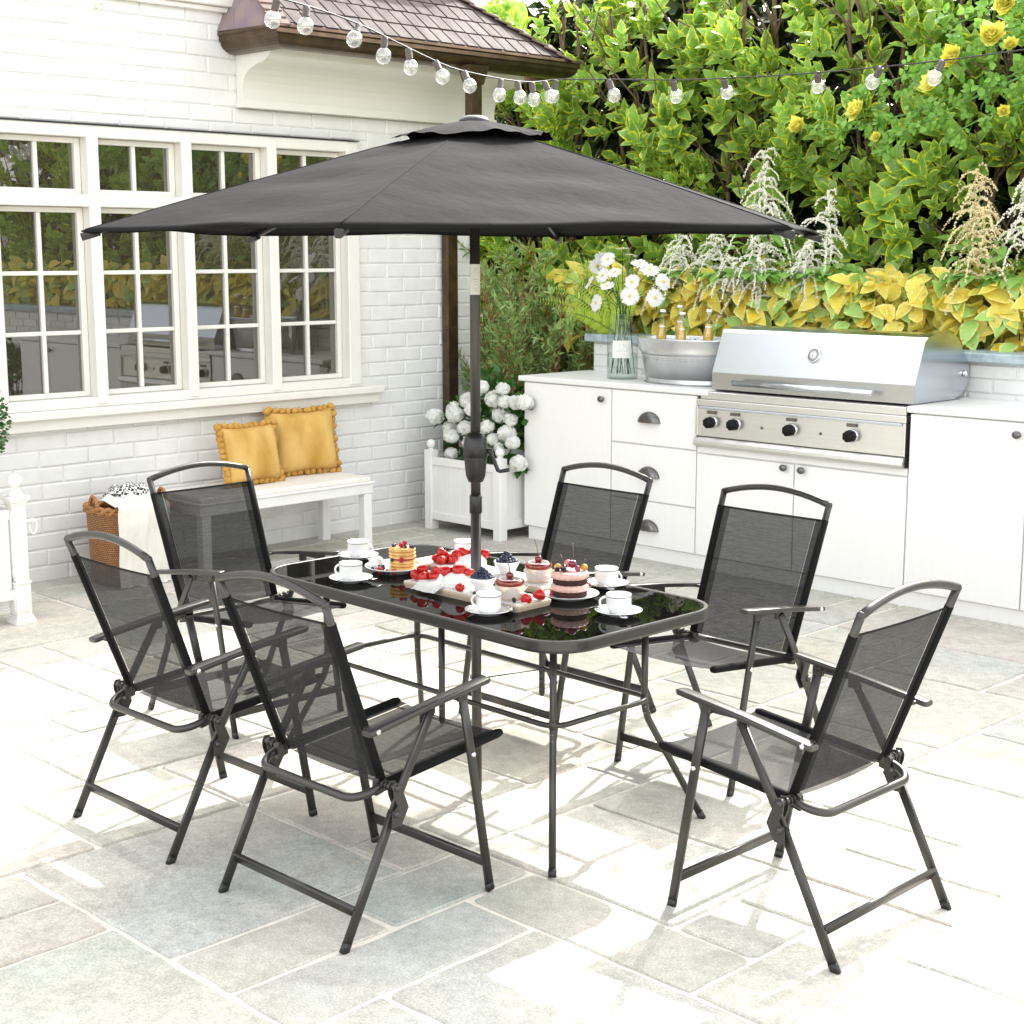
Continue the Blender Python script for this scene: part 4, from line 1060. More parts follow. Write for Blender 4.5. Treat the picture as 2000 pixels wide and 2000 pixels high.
SH = [(-8.85, 8.57, 1.0, 3.58, 'variegated shrub in the gap behind the house corner'),
      (-7.95, 8.52, 1.0, 3.58, 'variegated shrub rising behind the tiled eave end'),
      (-7.05, 8.47, 1.0, 3.60, 'variegated shrub above the vase of daisies'),
      (-6.15, 8.52, 1.0, 3.58, 'tall variegated shrub behind the umbrella canopy edge'),
      (-5.25, 8.54, 1.0, 3.56, 'variegated shrub behind the white plumes'),
      (-4.35, 8.57, 1.0, 3.54, 'variegated shrub with yellow roses growing through it'),
      (-3.45, 8.54, 1.0, 3.48, 'variegated shrub cut by the right frame edge'),
      (-2.5, 8.52, 1.1, 3.38, 'variegated shrub right of the frame, mirrored in the windows'),
      (-1.5, 8.52, 1.1, 3.38, 'variegated shrub past the cabinets, mirrored in the left windows'),
      (-.5, 8.52, 1.1, 3.28, 'outermost variegated shrub, mirrored in the leftmost window'),
      (.5, 8.52, 1.1, 3.28, 'last variegated shrub at the far right end of the hedge')]
for i, (u, v, wd, zt, lb) in enumerate(SH):
    far = u > -3
    variegated_shrub(u, v, wd, zt, lb, 11 + i, nf=140 if far else 195, nb=190 if far else 520, zbot=.95)

# willow-like shrub with red stems between the house corner and the cabinets
WIL = leaf_mat('narrow_leaf', (.05, .14, .03), (.40, .58, .20), rough=.4, transl=.3)
T_WIL = leaf_t(.12, .3, .15, 2, (-1, 0, 1), .9)
RED = pbr('red_stem', (.36, .06, .02), .5)
def willow(u, v, label, seed, W=.62, H_=1.85, n_st=30):
    rg = np.random.default_rng(seed); rs = random.Random(seed)
    o = empty('red_stemmed_shrub', (u, v, 0), 0, label, 'shrub')
    P = []; D = []; m = MB()
    for s in range(n_st):
        a = rs.uniform(0, 6.28); lean = rs.uniform(.1, .9) * W; top = H_ * rs.uniform(.55, 1)
        x0, y0 = .15 * math.cos(a), .1 * math.sin(a)
        pts = []
        for i in range(8):
            t = i / 7; pts.append(Vector((x0 + lean * math.cos(a) * t ** 1.2 + .03 * math.sin(5 * t + s), y0 + lean * .6 * math.sin(a) * t ** 1.2, top * t)))
        m.tube(pts, [.0045 * (1 - .8 * i / 7) + .0010 for i in range(8)], 5)
        for q in range(13):
            t = rs.uniform(.2, 1); i = min(6, int(t * 7)); p = pts[i].lerp(pts[i + 1], t * 7 - i)
            d = (pts[i + 1] - pts[i]).normalized() + Vector((rs.gauss(0, .55), rs.gauss(0, .5), rs.gauss(.1, .3))); d.normalize()
            L = rs.uniform(.12, .26); e = p + d * L
            m.tube([p, p + d * L * .5 + Vector((0, 0, .01)), e], [.003, .002, .001], 4)
            k = int(L / .0085)
            for w_ in range(k):
                tt = (w_ + 1) / k; P.append(p + d * L * tt); dd = d * .75 + Vector((rs.gauss(0, .6), rs.gauss(0, .6), rs.gauss(.1, .5))); D.append(dd)
    m.obj('stem', RED, o)
    P = np.array(P); D = np.array(D); n = len(P)
    V, F, A_ = instance(*T_WIL, P, D, rg.normal(0, 1, (n, 3)) + [0, 0, .8], rg.uniform(.042, .070, n)); np_mesh('foliage', V, F, WIL, o, A_)
willow(-7.15, 7.52, 'fine leaved shrub with red stems behind the hydrangea planter', 3, .70, 1.86, 40)
willow(-7.75, 7.95, 'fine leaved shrub against the house corner behind the downspout', 9, .55, 1.75, 24)

# low hedge with big yellowing leaves along the wall
YL = leaf_mat('yellow_leaf', (.95, .66, .03), (1, .90, .20), edge=(1, .93, .40), e0=.6, e1=1.0, spots=(.45, .22, .05), rough=.38, transl=.30, patch=((.45, .70, .20), .70))
T_YL = leaf_t(.34, .22, .35, 4, (-1, -.6, 0, .6, 1), .75, .02)
def yellow_plant(u, v, label, seed, n=150, W=.3):
    rg = np.random.default_rng(seed); rs = random.Random(seed)
    o = empty('yellow_leaved_plant', (u, v, 0), 0, label, 'shrub', 'yellow leaved plants of the low hedge')
    P = np.stack([rg.uniform(-1, 1, n) * W, rg.uniform(-.17, .2, n), 1.22 + .44 * rg.random(n) ** .8], 1)
    D = np.stack([rg.normal(0, .7, n), -.5 + rg.normal(0, .45, n), rg.normal(-.15, .55, n)], 1)
    up = np.stack([rg.normal(0, .4, n), -.6 + rg.normal(0, .3, n), .7 + rg.normal(0, .3, n)], 1)
    V, F, A_ = instance(*T_YL, P, D, up, rg.uniform(.10, .165, n)); np_mesh('foliage', V, F, YL, o, A_)
    m = MB()
    for s in range(5):
        x = rs.uniform(-W, W) * .8; y = rs.uniform(-.1, .12); m.tube([(x, y, .3), (x + .03, y, .9), (x - .02 + rs.uniform(-.05, .05), y - .02, 1.62)], [.008, .006, .003], 5)
    m.obj('stem', BARK, o)
k = 0; u = -6.95
place = ['left of the vase', 'behind the vase', 'behind the daisies', 'behind the ice tub', 'behind the tub handle', 'at the left end of the grill hood', 'behind the grill hood, left of the gauge', 'above the grill gauge', 'behind the right half of the grill hood', 'at the right end of the grill hood',
         'just right of the grill', 'above the stone coping right of the grill', 'near the right frame edge', 'cut by the right frame edge']
while u < 1.8:
    lb = 'yellow leaved plant ' + place[k] if k < len(place) else None
    if lb is None: lb = 'yellow leaved plant past the right frame edge, mirrored in the windows'
    yellow_plant(u, 7.84, lb, 40 + k, 190 if u < -3 else 90); u += .36 if u < -3 else .5; k += 1
# dull leafy mass under the shrubs so the bed is closed
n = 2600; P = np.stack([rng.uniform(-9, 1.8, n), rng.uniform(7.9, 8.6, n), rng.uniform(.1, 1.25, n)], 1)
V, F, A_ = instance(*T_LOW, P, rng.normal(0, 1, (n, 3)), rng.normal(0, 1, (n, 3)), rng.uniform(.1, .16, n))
o = np_mesh('undergrowth', V, F, VAR_SHADE, None, A_); o['kind'] = 'stuff'; tag(o, 'dark leafy undergrowth below the hedge', 'undergrowth')

# plume flowers
LIME = leaf_mat('lime_leaf', (.16, .40, .05), (.42, .68, .18), rough=.45, transl=.4)
def plume_plant(u, v, zt, h, label, seed, mat, side=19, wid=.16):
    rg = np.random.default_rng(seed); rs = random.Random(seed)
    o = empty('plume_flower', (u, v, 0), 0, label, 'flower', 'feathery plume flowers')
    m = MB(); m.tube([(0, .05, .6), (.01, .02, zt - h), (0, 0, zt)], [.006, .004, .0015], 6); m.obj('stem', LIME, o)
    P = []
    for s in range(side * 2):
        t = s / (side * 2); z = zt - h * (1 - t) ** .9; L = wid * 1.25 * (1 - t) ** .42 * rs.uniform(.25, 1.35) + .03; a = s * 2.399 + rs.uniform(-.5, .5); lf = rs.uniform(-.2, .6); z += rs.uniform(-.02, .02)
        dx, dy = math.cos(a), math.sin(a)
        for q in range(int(L / .0021)):
            tt = q * .0021 / L; rise = .45 * tt - .75 * tt * tt
            P.append((dx * L * tt + rs.gauss(0, .0030) + .01 * math.sin(tt * 5 + s), dy * L * tt + rs.gauss(0, .0030), z + L * (rise + lf * tt - .55 * tt ** 3) + rs.gauss(0, .0036)))
    P = np.array(P); n = len(P)
    V, F, A_ = instance(*OCT, P, rg.normal(0, 1, (n, 3)), rg.normal(0, 1, (n, 3)), rg.uniform(.0036, .0066, n)); np_mesh('plume', V, F, mat, o, A_, smooth=False)
    n = 46; a = rg.uniform(0, 6.28, n); r = rg.uniform(.04, .22, n)
    P = np.stack([r * np.cos(a), r * .6 * np.sin(a) + .02, np.maximum(zt - h - rg.uniform(-.04, .34, n), 1.66)], 1)
    V, F, A_ = instance(*T_HYD, P, np.stack([np.cos(a), np.sin(a) - .3, rg.normal(0, .3, n)], 1), np.tile((0, -.3, 1.), (n, 1)), rg.uniform(.07, .12, n)); np_mesh('foliage', V, F, LIME, o, A_)
PW = leaf_mat('white_plume', (.97, .95, .80), (1, .98, .88), rough=.9, transl=.12, spec=.1)
PT = leaf_mat('tan_plume', (.92, .72, .34), (.98, .88, .58), rough=.9, transl=.12, spec=.1)
for i, (u, v, zt, h, wd, lb, mt) in enumerate([
    (-5.62, 7.78, 2.42, .52, .15, 'tallest white plume flower standing above the umbrella edge', PW), (-5.17, 7.80, 2.16, .44, .14, 'white plume flower right of the umbrella tip', PW),
    (-6.22, 7.74, 1.93, .34, .17, 'white plume flower under the umbrella edge, leftmost', PW), (-6.0, 7.80, 1.90, .34, .17, 'white plume flower second from the left under the umbrella', PW),
    (-5.60, 7.72, 1.90, .36, .17, 'white plume flower below the tallest one', PW), (-5.28, 7.74, 1.83, .25, .11, 'small white plume flower low beside the umbrella tip', PW), (-5.78, 7.68, 1.76, .2, .14, 'short white plume flower just above the yellow leaves', PW),
    (-4.23, 7.82, 2.26, .40, .14, 'golden tan plume flower, upper of the two', PT), (-4.16, 7.74, 2.05, .42, .18, 'tan plume flower with lower spreading sprays near the right frame edge', PT), (-3.93, 7.8, 2.2, .4, .14, 'pale plume flower cut by the right frame edge', PW)]):
    plume_plant(u, v, zt, h, lb, 70 + i, mt, wid=wd)

# climbing rose: arching stems, small leaves and yellow blooms
ROSEL = leaf_mat('rose_leaf', (.08, .27, .02), (.32, .58, .10), rough=.4, transl=.35)
T_RO = leaf_t(.42, .2, .15, 3, (-1, 0, 1), .75)
cr = empty('climbing_rose', (-4.2, 7.66, 0), 0, 'climbing rose with arching green stems and small round leaves', 'climbing rose')
GST = pbr('green_stem', (.10, .26, .04), .45)
m = MB(); P = []; D = []; rs = random.Random(31)
arches = [[(-3.35, 2.95), (-3.75, 2.78), (-4.15, 2.66), (-4.55, 2.55), (-4.95, 2.47), (-5.25, 2.5)], [(-3.5, 2.85), (-3.9, 2.70), (-4.3, 2.55), (-4.6, 2.42), (-4.8, 2.34)], [(-3.3, 3.05), (-3.7, 2.98), (-4.1, 2.92), (-4.45, 2.80), (-4.7, 2.66)],
          [(-3.3, 3.25), (-3.75, 3.12), (-4.15, 3.05), (-4.5, 2.95)], [(-3.2, 2.6), (-3.7, 2.62), (-4.1, 2.5), (-4.4, 2.36)], [(-3.3, 2.85), (-3.8, 2.9), (-4.3, 2.8), (-4.75, 2.72), (-5.0, 2.58)]]
for ai, ar in enumerate(arches):
    pts = []
    for i in range(len(ar) - 1):
        for q in range(4):
            t = q / 4; pts.append(Vector((ar[i][0] * (1 - t) + ar[i + 1][0] * t + 4.2, -.0 + .05 * math.sin(ai * 2 + i + t), ar[i][1] * (1 - t) + ar[i + 1][1] * t)))
    m.tube(pts, [.006 * (1 - .7 * i / len(pts)) + .001 for i in range(len(pts))], 6)
    for p in pts:
        for q in range(3):
            d = Vector((rs.gauss(0, 1), rs.gauss(-.3, .5), rs.gauss(0, 1))).normalized(); L = rs.uniform(.05, .13)
            m.tube([p, p + d * L], [.0015, .0008], 4)
            for w_ in range(5):
                P.append(p + d * L * (.35 + .65 * w_ / 4)); D.append(d * .4 + Vector((rs.gauss(0, .8), rs.gauss(-.2, .5), rs.gauss(0, .8))))
m.obj('stem', GST, cr)
P = np.array(P); n = len(P)
V, F, A_ = instance(*T_RO, P, np.array(D), rng.normal(0, .5, (n, 3)) + [0, -.8, .6], rng.uniform(.030, .052, n)); np_mesh('foliage', V, F, ROSEL, cr, A_)
RP = leaf_mat('rose_petal', (.98, .88, .08), (1, .95, .25), rough=.5, transl=.4)
def rose(loc, axis, r, label, seed):
    rg = np.random.default_rng(seed); o = empty('yellow_rose', loc, 0, label, 'rose', 'yellow roses in the hedge')
    T = leaf_t(.62, .0, -.0, 4, (-1, -.5, 0, .5, 1), .45, .05)
    T = (T[0] + np.stack([T[0][:, 0] * 0, T[0][:, 0] * 0, .75 * T[0][:, 0] ** 2 + .5 * T[0][:, 1] ** 2], 1), T[1], T[2])
    ax = norm(np.array(axis)[None])[0]; h = np.array([0, 0, 1.]) if abs(ax[2]) < .9 else np.array([1., 0, 0]); e1 = norm(np.cross(ax, h)[None])[0]; e2 = np.cross(ax, e1)
    P = []; D = []; U = []; S = []
    for k in range(34):
        t = k * 2.399; q = k / 34; ti = .15 + 1.35 * q ** .8
        rad = e1 * math.cos(t) + e2 * math.sin(t); d = ax * math.cos(ti) + rad * math.sin(ti)
        P.append(rad * .004 - ax * .012 * q); D.append(d); U.append(ax * math.sin(ti) - rad * math.cos(ti)); S.append(r * (.55 + .5 * q) * rg.uniform(.85, 1.1))
    P, D, U = (np.array(a) for a in (P, D, U))
    V, F, A_ = instance(*T, P, D + rg.normal(0, .08, D.shape), U, np.array(S)); np_mesh('petals', V, F, RP, o, A_)
for k, (x, z, r, lb) in enumerate([(-5.24, 2.503, .052, 'lowest yellow rose, nearest the umbrella'), (-4.85, 2.565, .056, 'yellow rose right of the lowest one, on the lower arching stem'), (-4.38, 2.68, .060, 'yellow rose just right of a glass bulb, lower of a pair'), (-4.27, 2.80, .062, 'yellow rose on the string light cable, upper of a pair'),
                                   (-4.06, 2.893, .064, 'large yellow rose near the top right corner'), (-3.99, 3.053, .06, 'yellow rose cut by the top frame edge'), (-3.95, 2.84, .035, 'half open yellow rose at the right frame edge'), (-3.97, 2.511, .03, 'yellow rose bud at the right frame edge'), (-4.72, 2.42, .026, 'small yellow bud low on the arching rose stem')]):
    rose((x, 7.56, z), (rs.uniform(-.4, .5), -1, rs.uniform(.0, .7)), r * 1.25, lb, 90 + k)

# fern beside the vase
fe = empty('fern', (-6.52, 7.46, 1.27), 0, 'lime green fern fronds arching left of the vase', 'fern')
FR = leaf_mat('fern_leaf', (.42, .62, .05), (.72, .86, .16), rough=.5, transl=.45)
P = []; D = []; S = []; m = MB()
for k, (ex, ez, dy) in enumerate([(-.62, .22, -.1), (-.5, .40, -.05), (-.38, .46, .05), (-.18, .48, -.1), (.12, .44, -.1), (.34, .30, -.12), (-.3, .15, -.2), (.2, .16, -.2), (-.46, .30, -.15)]):
    pts = []
    for i in range(15):
        t = i / 14; pts.append(Vector((ex * t, dy * t, ez * (1.9 * t - .95 * t * t) )))
    m.tube(pts, .0016, 4)
    for i in range(1, 15):
        for hh in (0, .5):
            a = pts[i - 1].lerp(pts[i], hh); tn = (pts[i] - pts[i - 1]).normalized(); s_ = Vector((0, 1, 0)).cross(tn).normalized()
            for sg in (-1, 1):
                P.append(a); D.append(s_ * sg + tn * .55); S.append(.085 * (1 - (i + hh) / 16) ** .8 + .008)
m.obj('stem', GST, fe)
T_FE = leaf_t(.15, .1, .15, 3, (-1, 0, 1), .8, .02); n = len(P)
V, F, A_ = instance(*T_FE, np.array(P), np.array(D), rng.normal(0, .2, (n, 3)) + [0, -1, .4], np.array(S)); np_mesh('frond', V, F, FR, fe, A_)

# ------------------------------------------------------------------ string lights
sl = empty('string_lights', (-5.0, 5.0, 2.6), 0, 'string of clear globe bulbs on a black cable hung across the patio', 'string lights')
O3 = Vector((-5.0, 5.0, 2.6)); CAB_ = pbr('cable_black', (.035, .03, .028), .5); SOCK = pbr('socket_brown', (.09, .07, .06), .5)
c1 = [(-5.31, 2.658, 2.72), (-4.85, 3.35, 2.742), (-4.817, 3.442, 2.736), (-4.818, 3.722, 2.713), (-4.834, 3.984, 2.676), (-4.993, 4.388, 2.629), (-5.10, 4.68, 2.596), (-5.132, 4.811, 2.585), (-5.147, 5.08, 2.570), (-5.19, 5.326, 2.575), (-5.19, 5.483, 2.605), (-5.05, 5.54, 2.598), (-4.92, 5.6, 2.592), (-4.534, 5.691, 2.565), (-3.948, 5.847, 2.563), (-3.4, 5.969, 2.581), (-3.008, 6.082, 2.613), (-2.4, 6.25, 2.68)]
m = MB(); pts = []
for i in range(len(c1) - 1):
    a, b_ = Vector(c1[i]), Vector(c1[i + 1]); n = 4
    for q in range(n): pts.append(a.lerp(b_, q / n) - O3)
pts.append(Vector(c1[-1]) - O3); sm_ = pts[:]
for _ in range(3): sm_ = [sm_[0]] + [(sm_[i - 1] + sm_[i] * 2 + sm_[i + 1]) / 4 for i in range(1, len(sm_) - 1)] + [sm_[-1]]
m.tube(sm_, .0034, 6); m.obj('cable', CAB_, sl)
FIL = pbr('filament', (.8, .75, .6), .4)
bulbs = [(-5.241, 3.009, 2.7), (-4.827, 3.57, 2.712), (-4.823, 3.705, 2.663), (-4.837, 3.97, 2.628), (-4.906, 4.18, 2.595), (-4.974, 4.388, 2.553), (-5.042, 4.608, 2.546), (-5.098, 4.835, 2.531), (-5.15, 5.067, 2.520), (-5.158, 5.202, 2.517), (-5.184, 5.32, 2.521), (-5.11, 5.40, 2.524), (-5.188, 5.47, 2.556), (-4.926, 5.585, 2.549), (-4.614, 5.747, 2.519), (-4.415, 5.804, 2.527), (-4.032, 5.901, 2.531), (-3.732, 5.913, 2.526), (-3.435, 5.922, 2.52)]
sb = MB(); sb.lathe([(.010, 0), (.0135, -.002), (.0150, -.012), (.0145, -.04), (.0155, -.042), (.0150, -.046), (.001, -.046)], (0, 0, 0), 14)
bb = MB(); bb.lathe([(.012, -.044), (.016, -.048), (.025, -.056), (.0305, -.069), (.0315, -.080), (.0285, -.094), (.018, -.106), (.001, -.111)], (0, 0, 0), 20)
ff = MB(); ff.tube([(-.006, 0, -.05), (-.010, 0, -.075), (-.005, .004, -.088), (0, 0, -.074), (.005, -.004, -.088), (.010, 0, -.075), (.006, 0, -.05)], .0012, 5)
s0 = sb.obj('socket', SOCK, sl); b0 = bb.obj('bulb', BULBG, s0); f0 = ff.obj('filament', FIL, s0)
rs = random.Random(12); cabp = [Vector(q) for q in sm_]
for i, b_ in enumerate(bulbs):
    B = Vector(b_) - O3
    # nearest place on the cable above the bulb
    up = min(cabp, key=lambda q: (Vector((q.x - B.x, q.y - B.y)).length) * 1.0 + abs(q.z - (B.z + .085)) * .2)
    top = Vector((up.x, up.y, up.z - .002)); d = (top - B); d.x = max(-.05, min(.05, d.x)); d.y = max(-.05, min(.05, d.y)); d.z = max(d.z, .04)
    if i == 0: s = s0
    else:
        s = s0.copy(); COL.objects.link(s); s.parent = sl
        for ch in (b0, f0): c = ch.copy(); COL.objects.link(c); c.parent = s
    s.location = top; s.rotation_mode = 'QUATERNION'; s.rotation_quaternion = (d.normalized() + Vector((rs.uniform(-.25, .25), rs.uniform(-.25, .25), .2))).to_track_quat('Z', 'Y')
# ------------------------------------------------------------------ folding chairs
def make_chair():
    o = empty('folding_chair', (0, 0, 0), 0, 'x', 'chair', 'folding chairs around the table')
    n_ = Vector((0, -.94, .34))
    for s in (-1, 1):
        top = Vector((s * .229, -.281, .915)); bot = Vector((s * .214, -.088, .395))
        fr = MB(); fr.flat([Vector((s * .258, .160, .600)), Vector((s * .256, .195, .422)), Vector((s * .250, .271, .012))], .014, .027, (0, 1, .15)); leg = fr.obj('leg', METAL, o)
        c = MB(); c.flat([Vector((s * .2502, .2685, .024)), Vector((s * .2498, .2735, .0))], .0152, .0282, (0, 1, .15)); c.obj('foot_cap', BLACKP, leg)
        c = MB(); c.lathe([(.001, .006), (.006, .005), (.008, 0), (.008, -.004)], (s * .266, .195, .422), 12, Matrix.Rotation(R(90 * s), 4, 'Y')); c.obj('bolt', BOLT, leg)
        rl = MB(); rl.flat([Vector((s * .272, -.106, .335)), Vector((s * .270, -.270, .012))], .014, .027, (0, 1, -.5)); leg = rl.obj('leg', METAL, o)
        c = MB(); c.flat([Vector((s * .2702, -.264, .024)), Vector((s * .2698, -.276, .0))], .0152, .0282, (0, 1, -.5)); c.obj('foot_cap', BLACKP, leg)
        a = MB(); a.flat([Vector((s * .270, -.110, .325)), Vector((s * .270, -.080, .385)), Vector((s * .266, .040, .585))], .012, .026, (0, 1, -.55)); a.obj('arm_support', METAL, o)
        ar = MB(); P = [Vector((s * .262, .245, .626)), Vector((s * .266, .235, .626)), Vector((s * .270, .03, .602)), Vector((s * .272, -.185, .570)), Vector((s * .272, -.192, .569))]
        ar.flat(P, .040, .017, (0, 0, 1), n=14, scale=[.8, 1, 1, 1, .8]); arm = ar.obj('armrest', METAL, o)
        c = MB()
        for yy, zz in ((.160, .590), (.040, .578)): c.box((s * .258, yy, zz + .006), (.016, .034, .030), .003); 
        c.box((s * .256, .10, .598), (.012, .15, .012), .003); c.obj('bracket', METAL, arm)
        c = MB(); c.lathe([(.001, .006), (.006, .005), (.008, 0), (.008, -.004)], (s * .290, -.165, .572), 12, Matrix.Rotation(R(90 * s), 4, 'Y')); c.obj('bolt', BOLT, arm)
        c = MB(); c.tube([(s * .225, -.158, .572), (s * .276, -.163, .571)], .006, 8); c.obj('pivot', METAL, arm)
        h = MB()
        for dx in (.262, .284):
            h.prism([(-.122, .300), (-.088, .300), (-.062, .345), (-.072, .372), (-.082, .395), (-.088, .418), (-.104, .420), (-.114, .404), (-.112, .385), (-.100, .355), (-.118, .335)], s * dx, s * (dx + .003), 'x')
        for (y, z) in ((-.100, .405), (-.104, .335)):
            h.lathe([(.001, .006), (.007, .005), (.0095, .002), (.0095, -.03), (.001, -.032)], (s * .289, y, z), 14, Matrix.Rotation(R(90 * s), 4, 'Y'))
        h.tube([(s * .208, -.100, .402), (s * .292, -.100, .405)], .0085, 10)
        for dx in (.232, .246): h.lathe([(.0125, 0), (.0125, .004)], (s * dx, -.1, .403), 12, Matrix.Rotation(R(90), 4, 'Y'))
        h.prism([(-.118, .372), (-.082, .380), (-.082, .418), (-.100, .425), (-.118, .410)], s * .206, s * .222, 'x')
        h.obj('hinge', METAL, o)
    # back frame: two stiles and an arched top with mitred corners
    def bp(x, t, dz=0): return Vector((x, -.088 + (-.281 + .088) * t, .395 + (.915 - .395) * t + dz))
    m = MB(); sx = lambda t: .214 + .015 * t
    arch = [bp(-.229 + .458 * i / 12, 1, .037 * (1 - abs((i - 6) / 6) ** 1.9)) for i in range(13)]
    m.tube([bp(-sx(0), 0), bp(-sx(.85), .85), arch[0]], .0115, 10, caps=True); m.tube([bp(sx(0), 0), bp(sx(.85), .85), arch[-1]], .0115, 10)
    m.tube(arch, .0118, 10); m.ball(arch[0], .0122, n=10, m=6).ball(arch[-1], .0122, n=10, m=6)
    m.obj('back_frame', METAL, o)
    # sling: see-through mesh, dark sleeves round the stiles, hems
    NR = 14
    def sheet(f, x0, x1, t0, t1, nx=8, ny=NR):
        V = [f(x0 + (x1 - x0) * i / nx, t0 + (t1 - t0) * j / ny) for j in range(ny + 1) for i in range(nx + 1)]
        F = [(j * (nx + 1) + i, j * (nx + 1) + i + 1, (j + 1) * (nx + 1) + i + 1, (j + 1) * (nx + 1) + i) for j in range(ny) for i in range(nx)]
        return V, F
    fb = lambda x, t: bp(x * sx(t) / .214, t) + Vector((0, 1, .37)).normalized() * (-.006 * (1 - (x / .214) ** 2))
    m = MB(); m.add(*sheet(fb, -.176, .176, .035, .90), True); sl_ = m.obj('back_sling', SLING, o, fix=False)
    m = MB()
    for s in (-1, 1): m = MB(); m.add(*sheet(lambda x, t: fb(x, t) + n_ * .0015, s * .176, s * .205, .035, .90, 2), True); m.obj('side_hem', STITCH, sl_, fix=False)
    m = MB(); m.add(*sheet(lambda x, t: fb(x, t) + n_ * .001, -.205, .205, .888, .903, 8, 1), True); m.obj('top_hem', STITCH, sl_, fix=False)
    m = MB()
    for s in (-1, 1): m = MB(); m.tube([bp(s * sx(t), t) for t in (.035, .3, .6, .90)], .0128, 12); m.obj('sleeve', SLEEVE, sl_)
    fs = lambda x, t: Vector((x, -.085 + .431 * t, .398 + .044 * t - .010 * (1 - (x / .214) ** 2)))
    m = MB(); m.add(*sheet(fs, -.18, .18, 0, 1), True); se = m.obj('seat', SLING, o, fix=False)
    m = MB()
    for s in (-1, 1): m = MB(); m.add(*sheet(lambda x, t: fs(x, t) + Vector((0, 0, .002)), s * .18, s * .214, 0, 1, 2), True); m.obj('side_hem', STITCH, se, fix=False)
    m = MB()
    for s in (-1, 1): m = MB(); m.tube([fs(s * .22, t) + Vector((0, 0, 0)) for t in (0, .5, .97, 1.0)], [.0132, .0132, .0132, .010], 12); m.obj('sleeve', SLEEVE, se)
    m = MB(); c = .06
    P = [Vector((-.22, .30, .437)), Vector((-.22, -.085, .398)), Vector((-.222, -.115, .393))]
    for i in range(9):
        t = math.pi / 2 * i / 8; P.append(Vector((-.222 + c * (1 - math.cos(t)), -.115 - .068 * math.sin(t), .393 - .020 * math.sin(t))))
    Q = [Vector((-p.x, p.y, p.z)) for p in P][::-1]
    m.tube(P + Q, .0112, 12); m.obj('seat_frame', METAL, o)
    m = MB(); m.flat([(-.250, .257, .088), (.250, .257, .088)], .014, .028, (0, 0, 1)); m.obj('stretcher', METAL, o)
    m = MB(); m.flat([(-.268, -.228, .095), (.268, -.228, .095)], .016, .034, (0, -.45, 1)); m.obj('stretcher', METAL, o)
    return o
CH = [(-2.244, 3.392, 179.6, 'folding chair at the right end of the table, seen from behind, alone on that side'),
      (-3.203, 2.592, 90.3, 'folding chair at the near long side with its back to the camera, right of two'),
      (-4.023, 2.597, 90.1, 'folding chair at the near long side with its back to the camera, left of two'),
      (-4.879, 3.400, .2, 'folding chair at the far table end, in front of the wicker basket'),
      (-3.181, 4.235, -90.5, 'folding chair at the far long side, facing the camera below the grill'),
      (-3.995, 4.238, -90.5, 'folding chair at the far long side, in front of the cup pull drawers')]
c0 = make_chair()
for i, (x, y, a, lb) in enumerate(CH):
    c = c0 if i == 0 else dup(c0, (0, 0, 0))
    c.location = (x, y, .006); c.rotation_euler = (0, 0, R(a - 90)); c['label'] = lb

# ------------------------------------------------------------------ table
TX, TY, TR = -3.5675, 3.4080, R(-1.2)
tb = empty('dining_table', (TX, TY, .006), TR, 'rectangular patio table with black glass top and grey metal frame', 'table')
def rrect(a, b_, r, n=8):
    out = []
    for (sx, sy, t0) in ((1, 1, 0), (-1, 1, 90), (-1, -1, 180), (1, -1, 270)):
        for i in range(n + 1):
            t = R(t0 + 90 * i / n); out.append((sx * (a - r) + r * math.cos(t), sy * (b_ - r) + r * math.sin(t)))
    return out
ZT = .703
m = MB(); ring = rrect(.728, .363, .130, 12)
m.sweep([(x, y, ZT - .016) for x, y in ring], [(-.0, .016), (.010, .016), (.0125, .011), (.0135, -.012), (.010, -.020), (-.004, -.021), (-.004, .004), (-.006, .013)][::-1], closed=True, up=(0, 0, 1), transport=False, smooth=False)
m.obj('rim', METAL, tb)
m = MB(); rg_ = rrect(.725, .360, .127, 12); k = len(rg_); m.add([(x, y, ZT - .0015) for x, y in rg_] + [(x, y, ZT - .0065) for x, y in rg_], [tuple(range(k)), tuple(range(k, 2 * k))[::-1]]); m.obj('glass_top', TGLASS, tb, fix=False)
for (sx, sy) in ((1, 1), (1, -1), (-1, 1), (-1, -1)):
    m = MB(); P = [(sx * .553, sy * .205, .672), (sx * .553, sy * .205, .40), (sx * .555, sy * .207, .365), (sx * .562, sy * .214, .33), (sx * .578, sy * .231, .285), (sx * .683, sy * .337, .010)]
    m.tube(P, .0112, 12); lg = m.obj('leg', METAL, tb)
    m = MB(); m.tube([(sx * .679, sy * .333, .022), (sx * .687, sy * .341, -.0005)], .0125, 12); m.obj('foot_cap', BLACKP, lg)
    m = MB(); m.tube([(sx * .553, sy * .205, .385), (sx * .553, sy * .205, .41)], .0132, 12); m.obj('collar', METAL, lg)
    for z in (.372, .352):
        m = MB(); m.ball((sx * .556 + .006, sy * .208 - .010, z), .0045, n=8, m=5); m.obj('bolt', PEWTER, lg)
m = MB(); m.tube([(x, y, .397) for x, y in rrect(.575, .222, .06, 6)], .0085, 10, closed=True); m.obj('frame_ring', METAL, tb)
for s in (-1, 1):
    m = MB(); m.tube([(.075, s * .225, .672), (.075, s * .225, .31), (.075, s * .225, .30)], [.0105, .0105, .007], 12); ps = m.obj('post', METAL, tb)
    for z in (.372, .352): mm = MB(); mm.ball((.075 + .004, s * .225 - .010, z), .004, n=8, m=5); mm.obj('bolt', PEWTER, ps)
